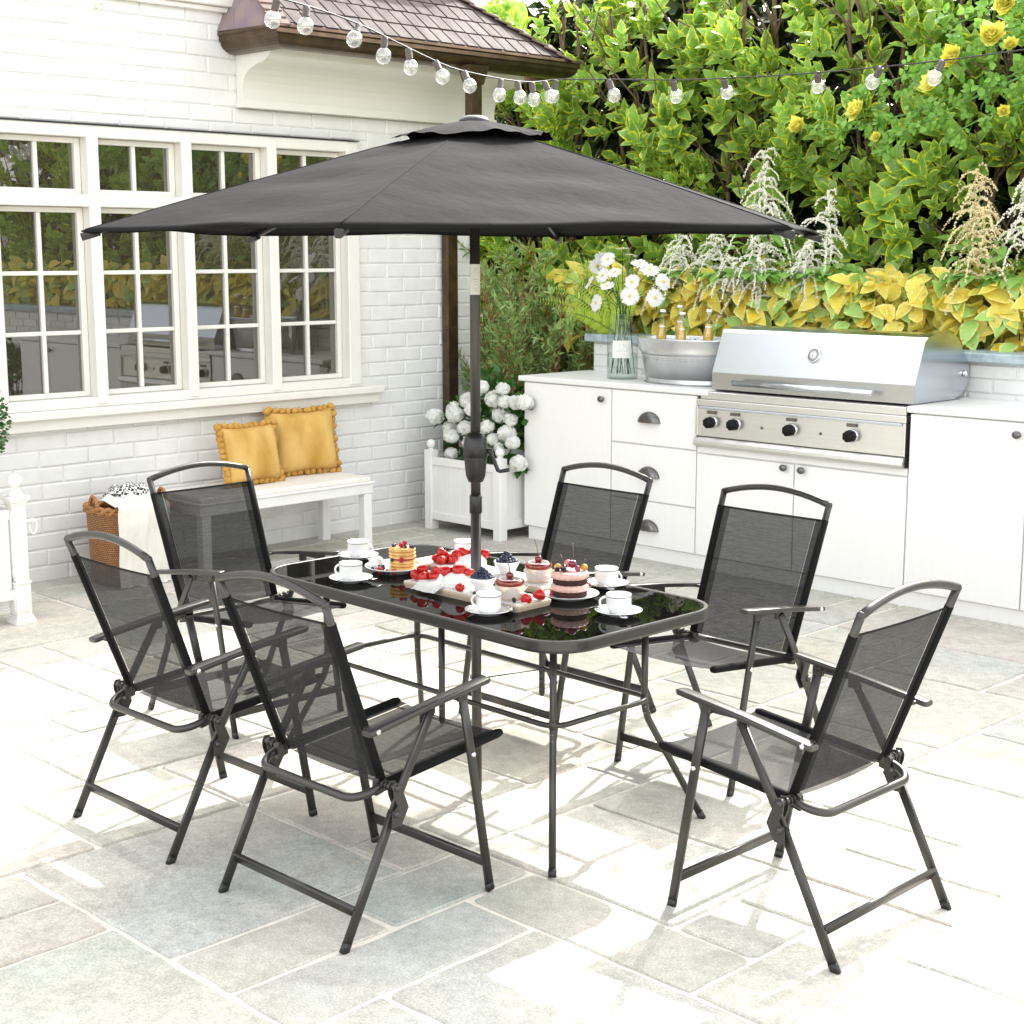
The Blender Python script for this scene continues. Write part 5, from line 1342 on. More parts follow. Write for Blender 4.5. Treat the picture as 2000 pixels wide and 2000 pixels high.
m = MB(); m.box((.075, 0, .676), (.035, .70, .016), .003).box((-.6, 0, .676), (.022, .62, .012), .003).box((.6, 0, .676), (.022, .62, .012), .003)
m.obj('glass_support', METAL, tb)
m = MB(); m.tube([(.075, -.225, .392), (.02, -.028, .392)], .0022, 6); m.tube([(.075, .225, .392), (.02, .028, .392)], .0022, 6)
m.tube([(.026 * math.cos(t), .026 * math.sin(t), .392) for t in np.linspace(0, 2 * math.pi, 20)[:-1]], .0022, 6, closed=True); m.obj('pole_holder', METAL, tb)

# ------------------------------------------------------------------ umbrella
UX, UY = -3.571, 3.404
um = empty('patio_umbrella', (UX, UY, .006), 0, 'large charcoal patio umbrella with crank pole through the table', 'umbrella')
POLE = pbr('pole_metal', (.070, .066, .060), .33, metal=.6, c2=(.064, .060, .055), scale=20)
m = MB(); m.tube([(0, 0, .0), (0, 0, 1.0)], .0170, 20); m.obj('lower_pole', POLE, um)
m = MB(); m.tube([(0, 0, .98), (0, 0, 2.16)], .0163, 20); m.obj('upper_pole', POLE, um)
m = MB(); m.lathe([(.0175, .945), (.0205, .948), (.0205, 1.002), (.0180, 1.006)], (0, 0, 0), 20); m.obj('collar', BLACKP, um)
m = MB(); m.lathe([(.018, 1.048), (.024, 1.050), (.032, 1.070), (.036, 1.11), (.0375, 1.130), (.0375, 1.132), (.0395, 1.134), (.040, 1.16), (.036, 1.19), (.028, 1.207), (.018, 1.212)], (0, 0, 0), 26); cb = m.obj('crank_housing', BLACKP, um)
m = MB(); dv = Vector((.75, .66, 0)).normalized(); b_ = Vector((0, 0, 1.15)) + dv * .036
m.tube([b_, b_ + dv * .012, b_ + dv * .020 + Vector((0, 0, -.02)), b_ + dv * .036 + Vector((0, 0, -.062)), b_ + dv * .044 + Vector((0, 0, -.066)), b_ + dv * .074 + Vector((0, 0, -.060))], [.009, .008, .007, .0065, .006, .007], 10); m.obj('crank_handle', BLACKP, cb)
m = MB(); V = []
for i in range(13):
    t = R(-45 - 100) + R(200) * i / 12
    for z in (1.652, 1.748): V.append((.0172 * math.cos(t), .0172 * math.sin(t), z))
m.add(V, [(2 * i, 2 * i + 2, 2 * i + 3, 2 * i + 1) for i in range(12)], True); lb_ = m.obj('paper_label', pbr('label_paper', (.70, .69, .64), .6), um)
m = MB()
for z in (1.735, 1.727, 1.70, 1.692, 1.684, 1.672, 1.664):
    for a0, a1 in ((-60, -48), (-44, -30), (-26, -14)):
        a0 += (z * 1000) % 5; m.add([(.0176 * math.cos(R(a)), .0176 * math.sin(R(a)), zz) for a, zz in ((a0, z), (a1, z), (a1, z + .0016), (a0, z + .0016))], [(0, 1, 2, 3)])
m.obj('print', pbr('label_ink', (.25, .24, .22), .7), lb_)
CR, CZ, AZ = 1.201, 1.848, 2.180; ANG = .2687 - 0 + R(45)
# the fitted rib angle, measured in this frame
ribs = [ANG + k * math.pi / 3 for k in range(6)]
def can(th, r):
    """canopy surface: flat panels between six ribs, radius measured along the rib direction"""
    k = (th - ANG) % (math.pi / 3); ap = math.cos(math.pi / 6) / math.cos(k - math.pi / 6)
    x, y = CR * r * ap * math.cos(th), CR * r * ap * math.sin(th)
    mid = math.sin(3 * k) ** 2
    z = AZ - (AZ - CZ) * (r ** 1.09) - .007 * mid * r * (1 - r) * 2 + .004 * mid * r ** 6
    z += mid * .0035 * math.sin(17 * r + 5 * k * r) * r + mid * .003 * math.sin(31 * r * math.cos(k) + 7 * th)
    x *= 1 - .008 * mid * r ** 4; y *= 1 - .008 * mid * r ** 4
    return Vector((x, y, z))
m = MB(); NA, NRr = 96, 26; V = []
for j in range(NRr + 1):
    r = .06 + .94 * j / NRr
    for i in range(NA): V.append(can(ANG + 2 * math.pi * i / NA, r))
F = [(j * NA + i, j * NA + (i + 1) % NA, (j + 1) * NA + (i + 1) % NA, (j + 1) * NA + i) for j in range(NRr) for i in range(NA)]
# small turned-down hem
base = len(V)
for i in range(NA): p = can(ANG + 2 * math.pi * i / NA, 1); V.append(Vector((p.x * .998, p.y * .998, p.z - .004)))
F += [(NRr * NA + i, NRr * NA + (i + 1) % NA, base + (i + 1) % NA, base + i) for i in range(NA)]
m.add(V, F, False); cn = m.obj('canopy', CANVAS, um)
cn.data.polygons.foreach_set('use_smooth', [True] * len(cn.data.polygons))
cn.data.update()
ea = [e for e in cn.data.edges if abs(e.vertices[0] - e.vertices[1]) == NA and e.vertices[0] % (NA // 6) == 0]
for e in ea: e.use_edge_sharp = True
m = MB()
for a in ribs: m.tube([can(a, r) + Vector((0, 0, .0004)) for r in np.linspace(.2, .99, 14)], .0016, 5)
m.obj('seam', SLEEVE, cn)
m = MB(); V = []; NA2 = 144
for j in range(9):
    r = .02 + .205 * j / 8
    for i in range(NA2):
        th = ANG + 2 * math.pi * i / NA2; k = (th - ANG) % (math.pi / 3); ap = math.cos(math.pi / 6) / math.cos(k - math.pi / 6); mid = math.sin(3 * k) ** 2
        q = j / 8; lift = .020 * mid * q ** 2 * (1 + .35 * math.sin(2 * th + 1)) + .004 * q ** 3 * math.sin(19 * th + 2 * math.sin(3 * th))
        V.append((CR * r * ap * math.cos(th), CR * r * ap * math.sin(th), AZ + .012 - .058 * q ** 1.25 + lift * .7))
m.add(V, [(j * NA2 + i, j * NA2 + (i + 1) % NA2, (j + 1) * NA2 + (i + 1) % NA2, (j + 1) * NA2 + i) for j in range(8) for i in range(NA2)], True); m.obj('vent', CANVAS, um)
m = MB(); m.lathe([(.048, AZ + .006), (.048, AZ + .012), (.040, AZ + .020), (.026, AZ + .026), (.001, AZ + .028)], (0, 0, 0), 24); m.obj('finial', pbr('finial_plastic', (.022, .026, .034), .5), um)
m = MB(); m.tube([(0, 0, 1.99), (0, 0, 2.03)], .032, 16); m.obj('runner', BLACKP, um)
for a in ribs:
    rb = MB(); P = [can(a, r) - Vector((0, 0, .017)) for r in np.linspace(.03, .985, 12)]; rb.flat(P, .010, .016, (0, 0, 1), n=8); ob = rb.obj('rib', METAL, um)
    st = MB(); st.flat([Vector((.03 * math.cos(a), .03 * math.sin(a), 2.0)), can(a, .5) - Vector((0, 0, .022))], .008, .012, (0, 0, 1), n=8); st.obj('strut', METAL, ob)
    e = MB(); e.flat([can(a, .955) - Vector((0, 0, .019)), can(a, 1.0) - Vector((0, 0, .019))], .020, .024, (0, 0, 1), n=8); e.obj('tip', BLACKP, ob)
# ------------------------------------------------------------------ breakfast on the table
TZ = .708
def thing_obj(mb, name, mat, label, cat, group=None, loc=(0, 0, 0), rz=0):
    o = mb.obj(name, mat); o.location = loc; o.rotation_euler = (0, 0, rz); return tag(o, label, cat, group)
saucer_p = [(.001, .004), (.030, .0035), (.034, .0), (.037, .0), (.040, .004), (.060, .010), (.072, .0155), (.073, .0170), (.071, .0175), (.058, .0125), (.040, .0070), (.001, .0065)]
cups = [(-3.920, 3.160, 205, 'cup nearest the left corner of the table', 250), (-4.205, 3.425, 25, 'cup at the far end, beside a chair armrest', 200),
        (-3.940, 3.700, 90, 'cup half hidden behind the pole', 150), (-3.262, 3.162, 200, 'cup in front of the near wooden board', -20),
        (-3.262, 3.700, 10, 'cup behind the berry cake', 170), (-2.975, 3.432, 215, 'cup nearest the table right corner', 170)]
def make_cup():
    o = empty('tea_cup', (0, 0, 0), 0, 'x', 'cup', 'white tea cups')
    m = MB(); m.lathe([(.001, .003), (.024, .003), (.026, 0), (.028, .001), (.031, .006), (.0365, .012), (.0385, .020), (.0388, .056), (.0392, .058), (.0380, .059), (.0370, .057), (.0368, .02), (.030, .010), (.001, .009)], (0, 0, 0), 36)
    m.obj('body', CHINA, o)
    m = MB(); m.lathe([(.03905, .0508), (.03905, .0528)], (0, 0, 0), 36, caps=False); m.obj('rim_band', RIMM, o)
    m = MB(); P = [(.037 + .021 * math.sin(t) * (1 if math.sin(t) > 0 else .2), 0, .030 + .0175 * math.cos(t)) for t in np.linspace(.05, math.pi - .05, 12)]
    m.sweep(P, [(.0035 * math.cos(a), .0024 * math.sin(a)) for a in np.linspace(0, 2 * math.pi, 9)[:-1]], up=(0, 1, 0)); m.obj('handle', CHINA, o)
    m = MB(); m.lathe([(.0366, .043), (.001, .043)], (0, 0, 0), 30); m.obj('coffee', pbr('milky_drink', (.55, .42, .32), .2), o)
    return o
def make_saucer():
    m = MB(); m.lathe(saucer_p, (0, 0, 0), 44); o = m.obj('saucer', CHINA)
    b_ = MB(); b_.lathe([(.0675, .0168), (.0688, .01735)], (0, 0, 0), 44, caps=False); b_.obj('rim_band', RIMM, o)
    return tag(o, 'x', 'saucer', 'saucers under the cups')
def make_spoon():
    m = MB(); m.flat([(-.045, 0, .016), (0, 0, .020), (.045, 0, .021), (.070, 0, .019)], .0052, .0022, (0, 0, 1), scale=[.8, .8, 1.1, 1.5]); 
    V = []; 
    for i in range(7):
        for j in range(7):
            x, y = i / 6 * 2 - 1, j / 6 * 2 - 1; k = math.sqrt(max(0, 1 - x * x)); V.append((-.060 + x * .018, y * .0125 * k, .0135 - .004 * (1 - x * x) * (1 - y * y)))
    m.add(V, [(i * 7 + j, (i + 1) * 7 + j, (i + 1) * 7 + j + 1, i * 7 + j + 1) for i in range(6) for j in range(6)], True)
    return tag(m.obj('teaspoon', BOLT), 'x', 'spoon', 'teaspoons on the saucers')
c_, s_, p_ = make_cup(), make_saucer(), make_spoon()
for i, (x, y, a, lb, sa) in enumerate(cups):
    c = c_ if i == 0 else dup(c_, (0, 0, 0)); s = s_ if i == 0 else dup(s_, (0, 0, 0)); p = p_ if i == 0 else dup(p_, (0, 0, 0))
    c.location = (x, y, TZ + .0068); c.rotation_euler = (0, 0, R(a)); c['label'] = 'white china ' + lb
    s.location = (x, y, TZ); s['label'] = 'white saucer under the ' + lb
    q = R(sa + (0 if i in (0, 3) else 20)); off = Vector((math.cos(q + math.pi / 2), math.sin(q + math.pi / 2))) * .047
    p.location = (x + off.x, y + off.y, TZ); p.rotation_euler = (0, 0, R(sa) ); p['label'] = 'teaspoon on the saucer of the ' + lb

# pancake plate
WHT = pbr('plate_white', (.82, .82, .81), .15, coat=.5)
m = MB(); m.lathe([(.001, .003), (.058, .003), (.06, 0), (.064, .0), (.068, .004), (.098, .017), (.1055, .022), (.1045, .0238), (.096, .0195), (.066, .007), (.001, .006)], (0, 0, 0), 52)
thing_obj(m, 'plate', WHT, 'white plate carrying the pancake stack and mixed berries', 'plate', None, (-3.940, 3.372, TZ))
PCT = pbr('pancake', (.50, .21, .045), .6, c2=(.66, .36, .10), scale=25, bs=.15); PCS = pbr('pancake_edge', (.72, .50, .20), .7, c2=(.58, .32, .10), scale=40)
rs = random.Random(6); PX, PY = -3.925, 3.392
lab = ['bottom pancake of the stack', 'second pancake from the bottom', 'third pancake, under the berry filling', 'fourth pancake, above the berry filling', 'fifth pancake from the bottom', 'top pancake under the berries']
zz = TZ + .008
pz = []
for i in range(6):
    t = .0115; r = .046 + rs.uniform(-.0015, .002)
    prof = [(.001, 0), (r - .006, 0), (r - .001, .003), (r, .0055), (r - .001, .008), (r - .005, .0112), (.001, t)]
    m = MB(); m.lathe(prof, (0, 0, 0), 34, ripple=.006, rn=5)
    o = thing_obj(m, 'pancake', PCS, lab[i] + ' of six' if 'bottom' in lab[i] and i == 0 else lab[i] + ' on the white plate', 'pancake', 'stacked pancakes', (PX + rs.uniform(-.003, .003), PY + rs.uniform(-.003, .003), zz))
    k = MB(); k.lathe([(r - .003, .0102), (r - .005, .0117), (.001, .0124)], (0, 0, 0), 30, ripple=.006, rn=5); k.obj('browned_top', PCT, o)
    pz.append(zz); zz += t + (.004 if i == 2 else .0006)
JAM = pbr('berry_jam', (.30, .025, .015), .25)
m = MB(); m.lathe([(.001, 0), (.040, 0), (.043, .003), (.040, .006), (.001, .006)], (PX, PY, pz[2] + .0115), 30, ripple=.05, rn=7); tag(m.obj('jam_layer', JAM), 'red berry filling between the pancakes', 'jam')
BLU = pbr('blueberry_skin', (.006, .011, .035), .42, c2=(.02, .03, .07), scale=90)
RSP = pbr('raspberry_skin', (.50, .02, .05), .4, c2=(.34, .008, .02), scale=60)
def blueberry(p, r=.0062, label='', group='', rim=False):
    m = MB(); m.ball((0, 0, 0), r, (1, 1, .88), 12, 8); m.lathe([(r * .42, r * .80), (r * .5, r * .92), (r * .30, r * .80), (.0001, r * .74)], (0, 0, 0), 10)
    o = m.obj('blueberry', BLU); o.location = p; o.rotation_euler = (rs.uniform(-1.2, 1.2), rs.uniform(-1.2, 1.2), 0); return tag(o, label, 'blueberry', group)
def raspberry(p, r=.009, label='', group=''):
    m = MB()
    for k in range(44):
        t = k * 2.399; z = 1 - 2 * (k + .5) / 44; q = math.sqrt(1 - z * z); m.ball((r * .8 * q * math.cos(t), r * .8 * q * math.sin(t), r * .95 * z), r * .27, n=7, m=5)
    o = m.obj('raspberry', RSP); o.location = p; o.rotation_euler = (rs.uniform(-.8, .8), rs.uniform(-.8, .8), 0); return tag(o, label, 'raspberry', group)
b0_ = blueberry((0, 0, -5), label='x', group='x')
def bb_(p, r, label, group):
    c = b0_.copy(); COL.objects.link(c); c.location = p; c.scale = (r / .0062,) * 3; c.rotation_euler = (rs.uniform(-1.2, 1.2), rs.uniform(-1.2, 1.2), 0); c['label'] = label; c['group'] = group; return c
topz = zz
for (dx, dy) in ((-.034, -.005), (-.026, -.018), (-.020, .012), (.022, .024), (.030, .012), (.020, -.002), (-.03, -.012), (.034, .02)):
    bb_((PX + dx, PY + dy, topz + .005), .0063, 'blueberry on top of the pancake stack', 'blueberries on the pancakes')
r0_ = raspberry((PX + .0, PY + .010, topz + .012), .0085, 'back raspberry on top of the pancake stack'); 
def rb_(p, s, label, group=None):
    c = r0_.copy(); COL.objects.link(c); c.location = p; c.scale = (s,) * 3; c.rotation_euler = (rs.uniform(-1, 1), rs.uniform(-1, 1), 0); c['label'] = label
    if group: c['group'] = group
    return c
rb_((PX + .004, PY - .008, topz + .009), 1.0, 'front raspberry on top of the pancake stack'); rb_((PX + .032, PY - .032, pz[3] + .000), 1.05, 'raspberry stuck in the middle of the pancake stack')
bb_((PX - .002, PY - .045, pz[2] + .012), .0065, 'lone blueberry in the middle of the pancake stack', 'blueberries on the pancakes')
for k, (x, y, z) in enumerate([(-3.925, 3.302, 0), (-3.945, 3.312, 0), (-3.952, 3.330, 0), (-3.958, 3.318, .008), (-3.965, 3.335, .004), (-3.944, 3.322, .011), (-3.900, 3.288, 0), (-3.889, 3.296, 0), (-3.90, 3.300, .004), (-3.845, 3.352, 0), (-3.852, 3.372, 0), (-3.975, 3.300, 0)]):
    bb_((x, y, TZ + .015 + z), .0062, 'blueberry lying on the pancake plate', 'blueberries on the pancake plate')
rb_((-3.925, 3.290, TZ + .018), 1.35, 'largest raspberry lying at the left of the pancake plate'); rb_((-3.880, 3.315, TZ + .016), 1.1, 'raspberry lying in front of the pancakes')
m = MB(); m.ball((-3.897, 3.312, TZ + .015), .012, (1, 1, .6), 12, 8); tag(m.obj('apricot_piece', pbr('apricot', (.80, .33, .04), .4)), 'orange apricot piece beside the berries on the plate', 'fruit')
m = MB(); m.lathe([(.001, 0), (.014, .001), (.021, .008), (.024, .020), (.0245, .034), (.023, .033), (.020, .012), (.001, .008)], (0, 0, 0), 24, Matrix.Rotation(R(-35), 4, 'X') @ Matrix.Rotation(R(-20), 4, 'Y'))
thing_obj(m, 'cream_jug', WHT, 'small tilted white cream cup at the left of the pancake plate', 'cup', None, (-3.985, 3.325, TZ + .012), .4)

# boards
WOOD = pbr('pale_wood', (.52, .43, .32), .5, c2=(.44, .35, .25), scale=14, stretch=(1, 9, 9), bs=.1); MARB = pbr('white_marble', (.82, .81, .79), .2, c2=(.70, .69, .68), scale=10)
def board(u0, u1, v0, v1, label):
    o = empty('serving_board', ((u0 + u1) / 2, (v0 + v1) / 2, TZ), 0, label, 'board')
    hx, hy = (u1 - u0) / 2, (v1 - v0) / 2
    m = MB(); n = 4; pts = rrect(hx, hy, .012, n); k = len(pts)
    V = [(x * .985, y * .95, 0) for x, y in pts] + [(x, y, .012) for x, y in pts] + [(x, y, .018) for x, y in pts] + [(x * .995, y * .985, .020) for x, y in pts]
    F = [(q * k + i, q * k + (i + 1) % k, (q + 1) * k + (i + 1) % k, (q + 1) * k + i) for q in range(3) for i in range(k)] + [tuple(range(k))[::-1], tuple(range(3 * k, 4 * k))]
    m.add(V, F); m.obj('wood', WOOD, o)
    m = MB(); m.box((0, -.0, .0212), (hx * 1.92, hy * 1.8, .003), .001); m.obj('marble_inlay', MARB, o)
board(-3.735, -3.205, 3.225, 3.385, 'pale wooden serving board along the near side of the pole')
board(-3.985, -3.32, 3.462, 3.60, 'pale wooden serving board behind the umbrella pole')
BZ = TZ + .0228
PAP = pbr('baking_paper', (.80, .80, .78), .8, transl=.2)
m = MB(); V = []
for i in range(9):
    for j in range(7):
        x, y = i / 8, j / 6; V.append((-3.665 + .12 * x + .006 * math.sin(j * 2), 3.20 + .13 * y + .005 * math.sin(i * 3), BZ + .002 + .010 * abs(math.sin(i * 1.3 + j)) * (.2 + abs(x - .5)) - (.018 * max(0, 1 - y * 4))))
m.add(V, [(i * 7 + j, (i + 1) * 7 + j, (i + 1) * 7 + j + 1, i * 7 + j + 1) for i in range(8) for j in range(6)]); tag(m.obj('baking_paper', PAP), 'crumpled white paper hanging over the edge of the near board', 'paper')
# strawberries
def straw_mat():
    m, nt, out = new_mat('strawberry_skin'); p = N(nt, 'ShaderNodeBsdfPrincipled'); p.inputs['Roughness'].default_value = .28
    tc = N(nt, 'ShaderNodeTexCoord'); v = N(nt, 'ShaderNodeTexVoronoi'); v.inputs['Scale'].default_value = 170; nt.links.new(tc.outputs['Object'], v.inputs[0])
    mr = N(nt, 'ShaderNodeMapRange'); mr.inputs[1].default_value = .12; mr.inputs[2].default_value = .26; nt.links.new(v.outputs[0], mr.inputs[0])
    c = mixc(nt, mr.outputs[0], (.60, .16, .02), (.46, .006, .010)); nt.links.new(c, p.inputs['Base Color']); nt.links.new(bump(nt, v.outputs[0], .5, .002), p.inputs['Normal'])
    nt.links.new(p.outputs[0], out.inputs[0]); return m
STR = straw_mat(); SFL = pbr('strawberry_flesh', (.75, .06, .05), .3, c2=(.85, .30, .22), scale=80)
def strawberry(p, s, rot, label, group):
    m = MB(); m.lathe([(.001, -.016), (.005, -.0135), (.0095, -.006), (.0125, .003), (.0125, .008), (.009, .012), (.001, .0125)], (0, 0, 0), 16)
    o = m.obj('strawberry', STR); o.location = p; o.scale = (s,) * 3; o.rotation_euler = rot; return tag(o, label, 'strawberry', group)
q0 = None
def sb_(p, s, rot, label, group):
    global q0
    s *= 1.22
    if q0 is None: q0 = strawberry(p, s, rot, label, group); return q0
    c = q0.copy(); COL.objects.link(c); c.location = p; c.scale = (s,) * 3; c.rotation_euler = rot; c['label'] = label; c['group'] = group; return c
for nm, (sx, sy), bz in (('near', (-3.690, 3.285), BZ), ('far', (-3.850, 3.520), BZ)):
    for k, (dx, dy, dz, s) in enumerate([(-.022, -.018, .014, 1.15), (.012, -.022, .014, 1.1), (-.004, .014, .014, 1.15), (.034, .008, .015, 1.1), (-.008, -.004, .034, 1.1), (.034, .024, .033, 1.05)]):
        sb_((sx + dx, sy + dy, bz + dz), s, (R(rs.uniform(60, 115)), R(rs.uniform(-30, 30)), R(rs.uniform(0, 360))), 'red strawberry heaped at the left end of the %s board' % nm, 'strawberries on the %s board' % nm)
PUD = pbr('seeded_cream', (.80, .80, .76), .5, c2=(.80, .80, .76), scale=10)
def speck():
    m, nt, out = new_mat('seeded_pudding'); p = N(nt, 'ShaderNodeBsdfPrincipled'); p.inputs['Roughness'].default_value = .4
    tc = N(nt, 'ShaderNodeTexCoord'); v = N(nt, 'ShaderNodeTexVoronoi'); v.inputs['Scale'].default_value = 190; nt.links.new(tc.outputs['Object'], v.inputs[0])
    f, r_ = noise_fac(nt, 60, 2, .45, .55); mr = N(nt, 'ShaderNodeMapRange'); mr.inputs[1].default_value = .12; mr.inputs[2].default_value = .2; nt.links.new(v.outputs[0], mr.inputs[0])
    c = mixc(nt, mr.outputs[0], (.06, .06, .06), (.80, .80, .77)); nt.links.new(c, p.inputs['Base Color']); nt.links.new(p.outputs[0], out.inputs[0]); return m
PUD = speck()
for nm, x, y in (('near', -3.545, 3.288), ('far', -3.735, 3.545)):
    m = MB(); m.lathe([(.001, 0), (.042, 0), (.044, .006), (.043, .018), (.038, .030), (.028, .039), (.014, .043), (.001, .0435)], (0, 0, 0), 34)
    thing_obj(m, 'seeded_pudding', PUD, 'white speckled dome pudding with strawberries on top, on the %s board' % nm, 'pudding', None, (x, y, BZ)).scale = (1.1, 1.1, 1.1)
    for k, (dx, dy, dz, s) in enumerate([(-.020, -.022, .044, 1.2), (.012, .004, .048, 1.3), (.030, .030, .040, 1.0), (-.014, .022, .046, .95)]):
        sb_((x + dx, y + dy, BZ + dz * 1.12), s, (R(rs.uniform(95, 130)), R(rs.uniform(-25, 25)), R(rs.choice((20, 150, 260, 320)))), 'strawberry on the speckled pudding of the %s board' % nm, 'strawberries on the %s pudding' % nm)
TOM = pbr('glossy_red', (.50, .01, .006), .2)
m = MB(); m.ball((0, 0, 0), .0155, (1, 1, .88), 20, 12); thing_obj(m, 'cherry_tomato', TOM, 'round glossy red fruit at the front of the near board', 'fruit', None, (-3.480, 3.247, BZ + .0115))
# bowls of blueberries
for nm, x, y in (('near', -3.432, 3.300), ('far', -3.560, 3.535)):
    m = MB(); m.lathe([(.001, 0), (.016, 0), (.019, .003), (.033, .028), (.0365, .040), (.0355, .041), (.032, .030), (.018, .008), (.001, .006)], (0, 0, 0), 36)
    thing_obj(m, 'small_bowl', WHT, 'small white bowl of blueberries on the %s board' % nm, 'bowl', None, (x, y, BZ)).scale = (1.2, 1.2, 1.1)
    for l, (cnt, rad, z) in enumerate(((14, .033, .044), (9, .021, .052), (5, .011, .061), (2, .005, .069))):
        for k in range(cnt):
            a = 2 * math.pi * k / cnt + l; bb_((x + rad * math.cos(a) * rs.uniform(.85, 1.05), y + rad * math.sin(a) * rs.uniform(.85, 1.05), BZ + z + rs.uniform(-.002, .002)), .0080, 'blueberry heaped in the bowl on the %s board' % nm, 'blueberries in the %s bowl' % nm)
# cheesecakes
CUST = pbr('custard', (.78, .64, .48), .5); GLZ = pbr('cherry_glaze', (.10, .006, .004), .15, c2=(.30, .03, .008), scale=60, coat=.5, bs=.2); CHER = pbr('cherry_skin', (.11, .004, .012), .15, coat=.5, c2=(.17, .008, .02), scale=30)
CRM = pbr('icing', (.84, .80, .77), .5); WRP = pbr('paper_case', (.82, .79, .76), .7, transl=.4)
def cherry(p, s, label, lean=(0, 0), mat=None, group=None, L=.045):
    o = empty('cherry', p, 0, label, 'cherry', group); o.scale = (s,) * 3; o.rotation_euler = (lean[0], lean[1], 0)
    m = MB(); m.lathe([(.001, -.0095), (.006, -.0085), (.0098, -.003), (.0102, .002), (.008, .0072), (.004, .0088), (.001, .0075)], (0, 0, 0), 20); m.obj('fruit', mat or CHER, o)
    m = MB(); m.tube([(0, 0, .007), (.001, .001, .02), (-.002, .002, .007 + L * .6), (-.008, .004, .007 + L)], [.0011, .0010, .0011, .0018], 5); m.obj('stalk', BARK, o)
for nm, x, y, r in (('near', -3.292, 3.283, .0425), ('far', -3.408, 3.53, .0415)):
    o = empty('cheesecake', (x, y, BZ), 0, 'small round cheesecake with cherry glaze in a paper case on the %s board' % nm, 'cake')
    m = MB(); m.lathe([(.001, .002), (r - .004, .002), (r, .028), (r + .0005, .044), (r - .004, .046), (.001, .046)], (0, 0, 0), 36); m.obj('custard_layer', CUST, o)
    m = MB(); m.lathe([(r - .003, .045), (r + .002, .047), (r + .003, .053), (r + .0015, .060), (r - .004, .063), (.001, .0625)], (0, 0, 0), 40, ripple=.012, rn=9); m.obj('glaze', GLZ, o)
    m = MB(); m.tube([((r - .009) * math.cos(t) * (1 + .03 * math.sin(5 * t)), (r - .009) * math.sin(t), .0632) for t in np.linspace(0, 2 * math.pi, 30)[:-1]], .0016, 5, closed=True)
    for k in range(6): t = k * 1.05; m.tube([((r - .01) * math.cos(t), (r - .01) * math.sin(t), .0632), (.012 * math.cos(t + .3), .012 * math.sin(t + .3), .0634)], .0011, 4)
    m.obj('icing_line', CRM, o)
    m = MB(); V = []; n = 72
    for i in range(n):
        t = 2 * math.pi * i / n; f = 1 + .022 * (-1) ** i
        for (rr, z) in ((r - .005, .001), ((r + .001) * f, .024), ((r + .006) * f + .012 * max(0, math.cos(t - .7)) ** 2, .030 + .016 * abs(math.sin(t * 2.5)))): V.append((rr * math.cos(t), rr * math.sin(t), z))
    m.add(V, [(3 * i + q, 3 * ((i + 1) % n) + q, 3 * ((i + 1) % n) + q + 1, 3 * i + q + 1) for i in range(n) for q in range(2)]); m.obj('paper_case', WRP, o)
    cherry((x, y, BZ + .074), 1.2, 'cherry with its stalk on the %s cheesecake' % nm, (.1, -.1))
for k, (x, y, z, a, lb) in enumerate([(-3.228, 3.292, .006, 100, 'halved strawberry at the right end of the near board'), (-3.215, 3.335, .012, 80, 'whole strawberry with green calyx at the board end')]):
    sb_((x, y, BZ + z + .004), 1.15, (R(a), R(20), R(40 + 90 * k)), lb, 'strawberries by the board end')
m = MB()
for k in range(6): t = k * 1.05; m.add([(0, 0, 0), (.004 * math.cos(t - .4), .004 * math.sin(t - .4), .002), (.010 * math.cos(t), .010 * math.sin(t), .001), (.004 * math.cos(t + .4), .004 * math.sin(t + .4), .002)], [(0, 1, 2, 3)])
thing_obj(m, 'strawberry_calyx', STEM, 'green strawberry calyx leaning against the cake plate', 'leaf', None, (-3.200, 3.348, BZ + .018))
BLK = pbr('blackberry_skin', (.02, .012, .03), .3)
def blackberry(p, s, label):
    m = MB(); r = .009
    for k in range(40): t = k * 2.399; z = 1 - 2 * (k + .5) / 40; q = math.sqrt(1 - z * z); m.ball((r * .75 * q * math.cos(t), r * .75 * q * math.sin(t), r * 1.0 * z), r * .27, n=7, m=5)
    o = m.obj('blackberry', BLK); o.location = p; o.scale = (s,) * 3; o.rotation_euler = (rs.uniform(-.8, .8), rs.uniform(-.8, .8), 0); return tag(o, label, 'blackberry')
blackberry((-3.243, 3.252, BZ + .008), .75, 'small blackberry lying on the near board'); bb_((-3.405, 3.238, BZ + .006), .006, 'single blueberry at the front edge of the near board', 'loose blueberries on the boards'); bb_((-3.285, 3.42, BZ - .012), .006, 'single blueberry between the boards', 'loose blueberries on the boards')
sb_((-3.285, 3.475, TZ + .012), 1.1, (R(90), 0, R(200)), 'strawberry piece between the cheesecakes and the cake plate', 'strawberries by the board end')
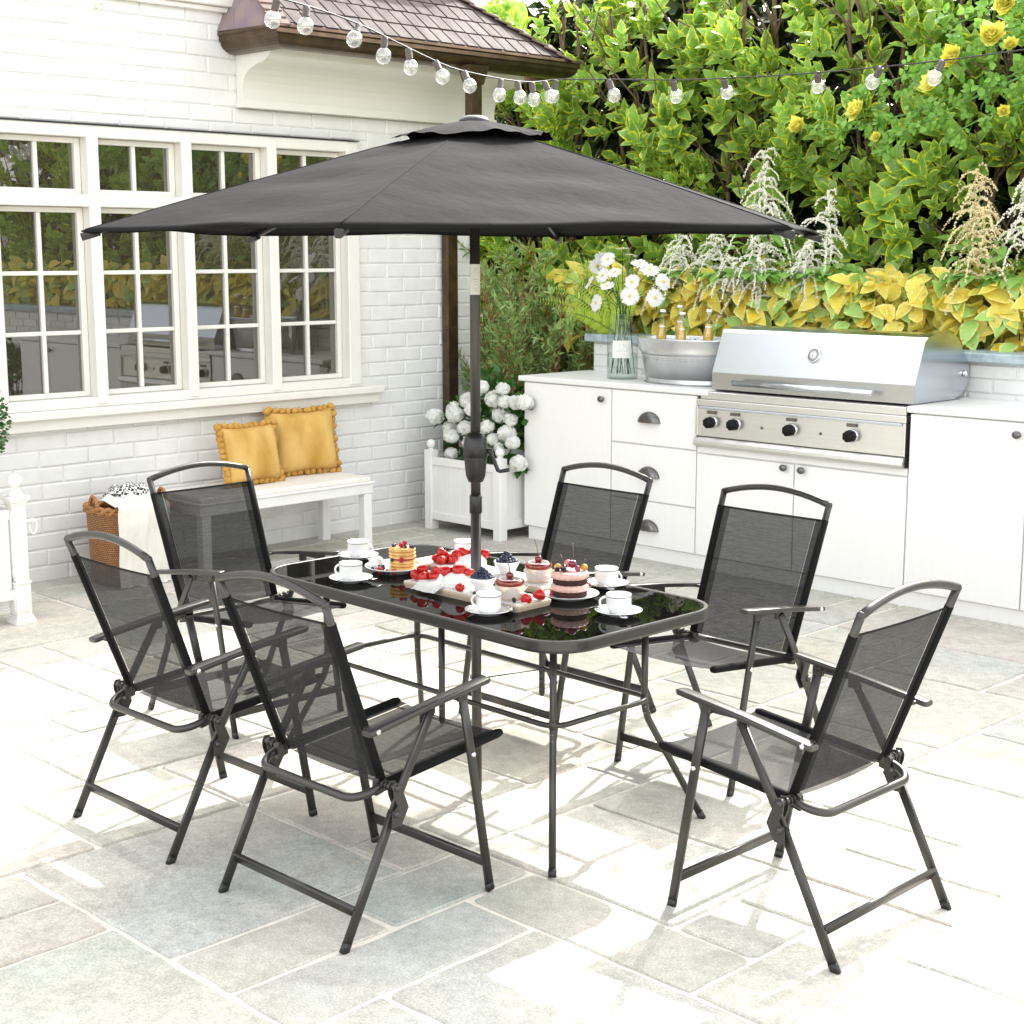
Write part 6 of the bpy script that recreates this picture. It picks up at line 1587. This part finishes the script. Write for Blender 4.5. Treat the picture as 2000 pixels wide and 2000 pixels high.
# naked cake on a plate
KX, KY = -3.135, 3.405
KX, KY = -3.240, 3.500
m = MB(); m.lathe([(.001, .003), (.055, .003), (.057, 0), (.060, 0), (.064, .004), (.088, .012), (.094, .0155), (.093, .017), (.086, .0145), (.062, .007), (.001, .006)], (0, 0, 0), 52); thing_obj(m, 'plate', WHT, 'white plate under the two layer berry cake', 'plate', None, (KX, KY, TZ))
SPG = pbr('chocolate_sponge', (.020, .006, .004), .9, c2=(.05, .015, .009), scale=120, bs=.6, bscale=200); PNK = pbr('pink_cream', (.62, .38, .32), .5, c2=(.68, .45, .39), scale=40)
ck = empty('layer_cake', (KX, KY, TZ + .007), 0, 'two layer chocolate cake with pink cream on a white plate', 'cake'); ck.scale = (1.1, 1.1, 1.08)
for k, z in enumerate((0, .036)):
    m = MB(); m.lathe([(.001, z), (.047, z), (.050, z + .003), (.050, z + .014), (.047, z + .017), (.001, z + .017)], (0, 0, 0), 44, ripple=.01, rn=11); m.obj('sponge_layer', SPG, ck)
    m = MB(); m.lathe([(.045, z + .016), (.0525, z + .019), (.0545, z + .026), (.0535, z + .033), (.046, z + .038), (.001, z + .0375)], (0, 0, 0), 80, ripple=.028, rn=20); m.obj('cream_layer', PNK, ck)
CT = TZ + .007 + .081
ORG = pbr('orange_fruit', (.62, .26, .02), .3, c2=(.50, .32, .04), scale=60); PLM = pbr('plum_skin', (.20, .02, .045), .3, c2=(.32, .05, .08), scale=60); PKB = pbr('pink_berry', (.62, .16, .18), .4, c2=(.7, .26, .25), scale=120)
cherry((KX + .004, KY + .008, CT + .020), 1.35, 'large dark cherry at the centre of the cake top', (.1, .15), group='cherries on the cake')
cherry((KX - .014, KY - .012, CT + .010), .9, 'cherry at the left of the cake top, its stalk leaning left', (-.2, -.5), group='cherries on the cake')
cherry((KX + .026, KY + .008, CT + .008), .95, 'cherry at the right of the cake top, its stalk leaning right', (.1, .9), PLM, group='cherries on the cake')
for (dx, dy, dz, r, mt, lb) in ((-.032, -.022, .010, .012, ORG, 'orange fruit at the left of the cake top'), (.030, .034, .010, .012, ORG, 'orange fruit at the right of the cake top'), (-.018, .010, .020, .0125, PKB, 'pink berry at the back of the cake top')):
    m = MB(); m.ball((0, 0, 0), r, (1, 1, .85), 18, 12); thing_obj(m, 'cape_fruit', mt, lb, 'fruit', None, (KX + dx, KY + dy, CT + dz))
blackberry((KX + .000, KY - .030, CT + .008), 1.0, 'right blackberry at the front of the cake top'); blackberry((KX - .022, KY - .036, CT + .004), .9, 'left blackberry at the front of the cake top')
m = MB(); m.ball((0, 0, 0), .011, (1, 1, .9), 16, 10); thing_obj(m, 'grape', PLM, 'purple grape pressed on the right side of the cake', 'fruit', None, (KX + .040, KY + .042, TZ + .040))
bpy.data.objects.remove(b0_, do_unlink=True)
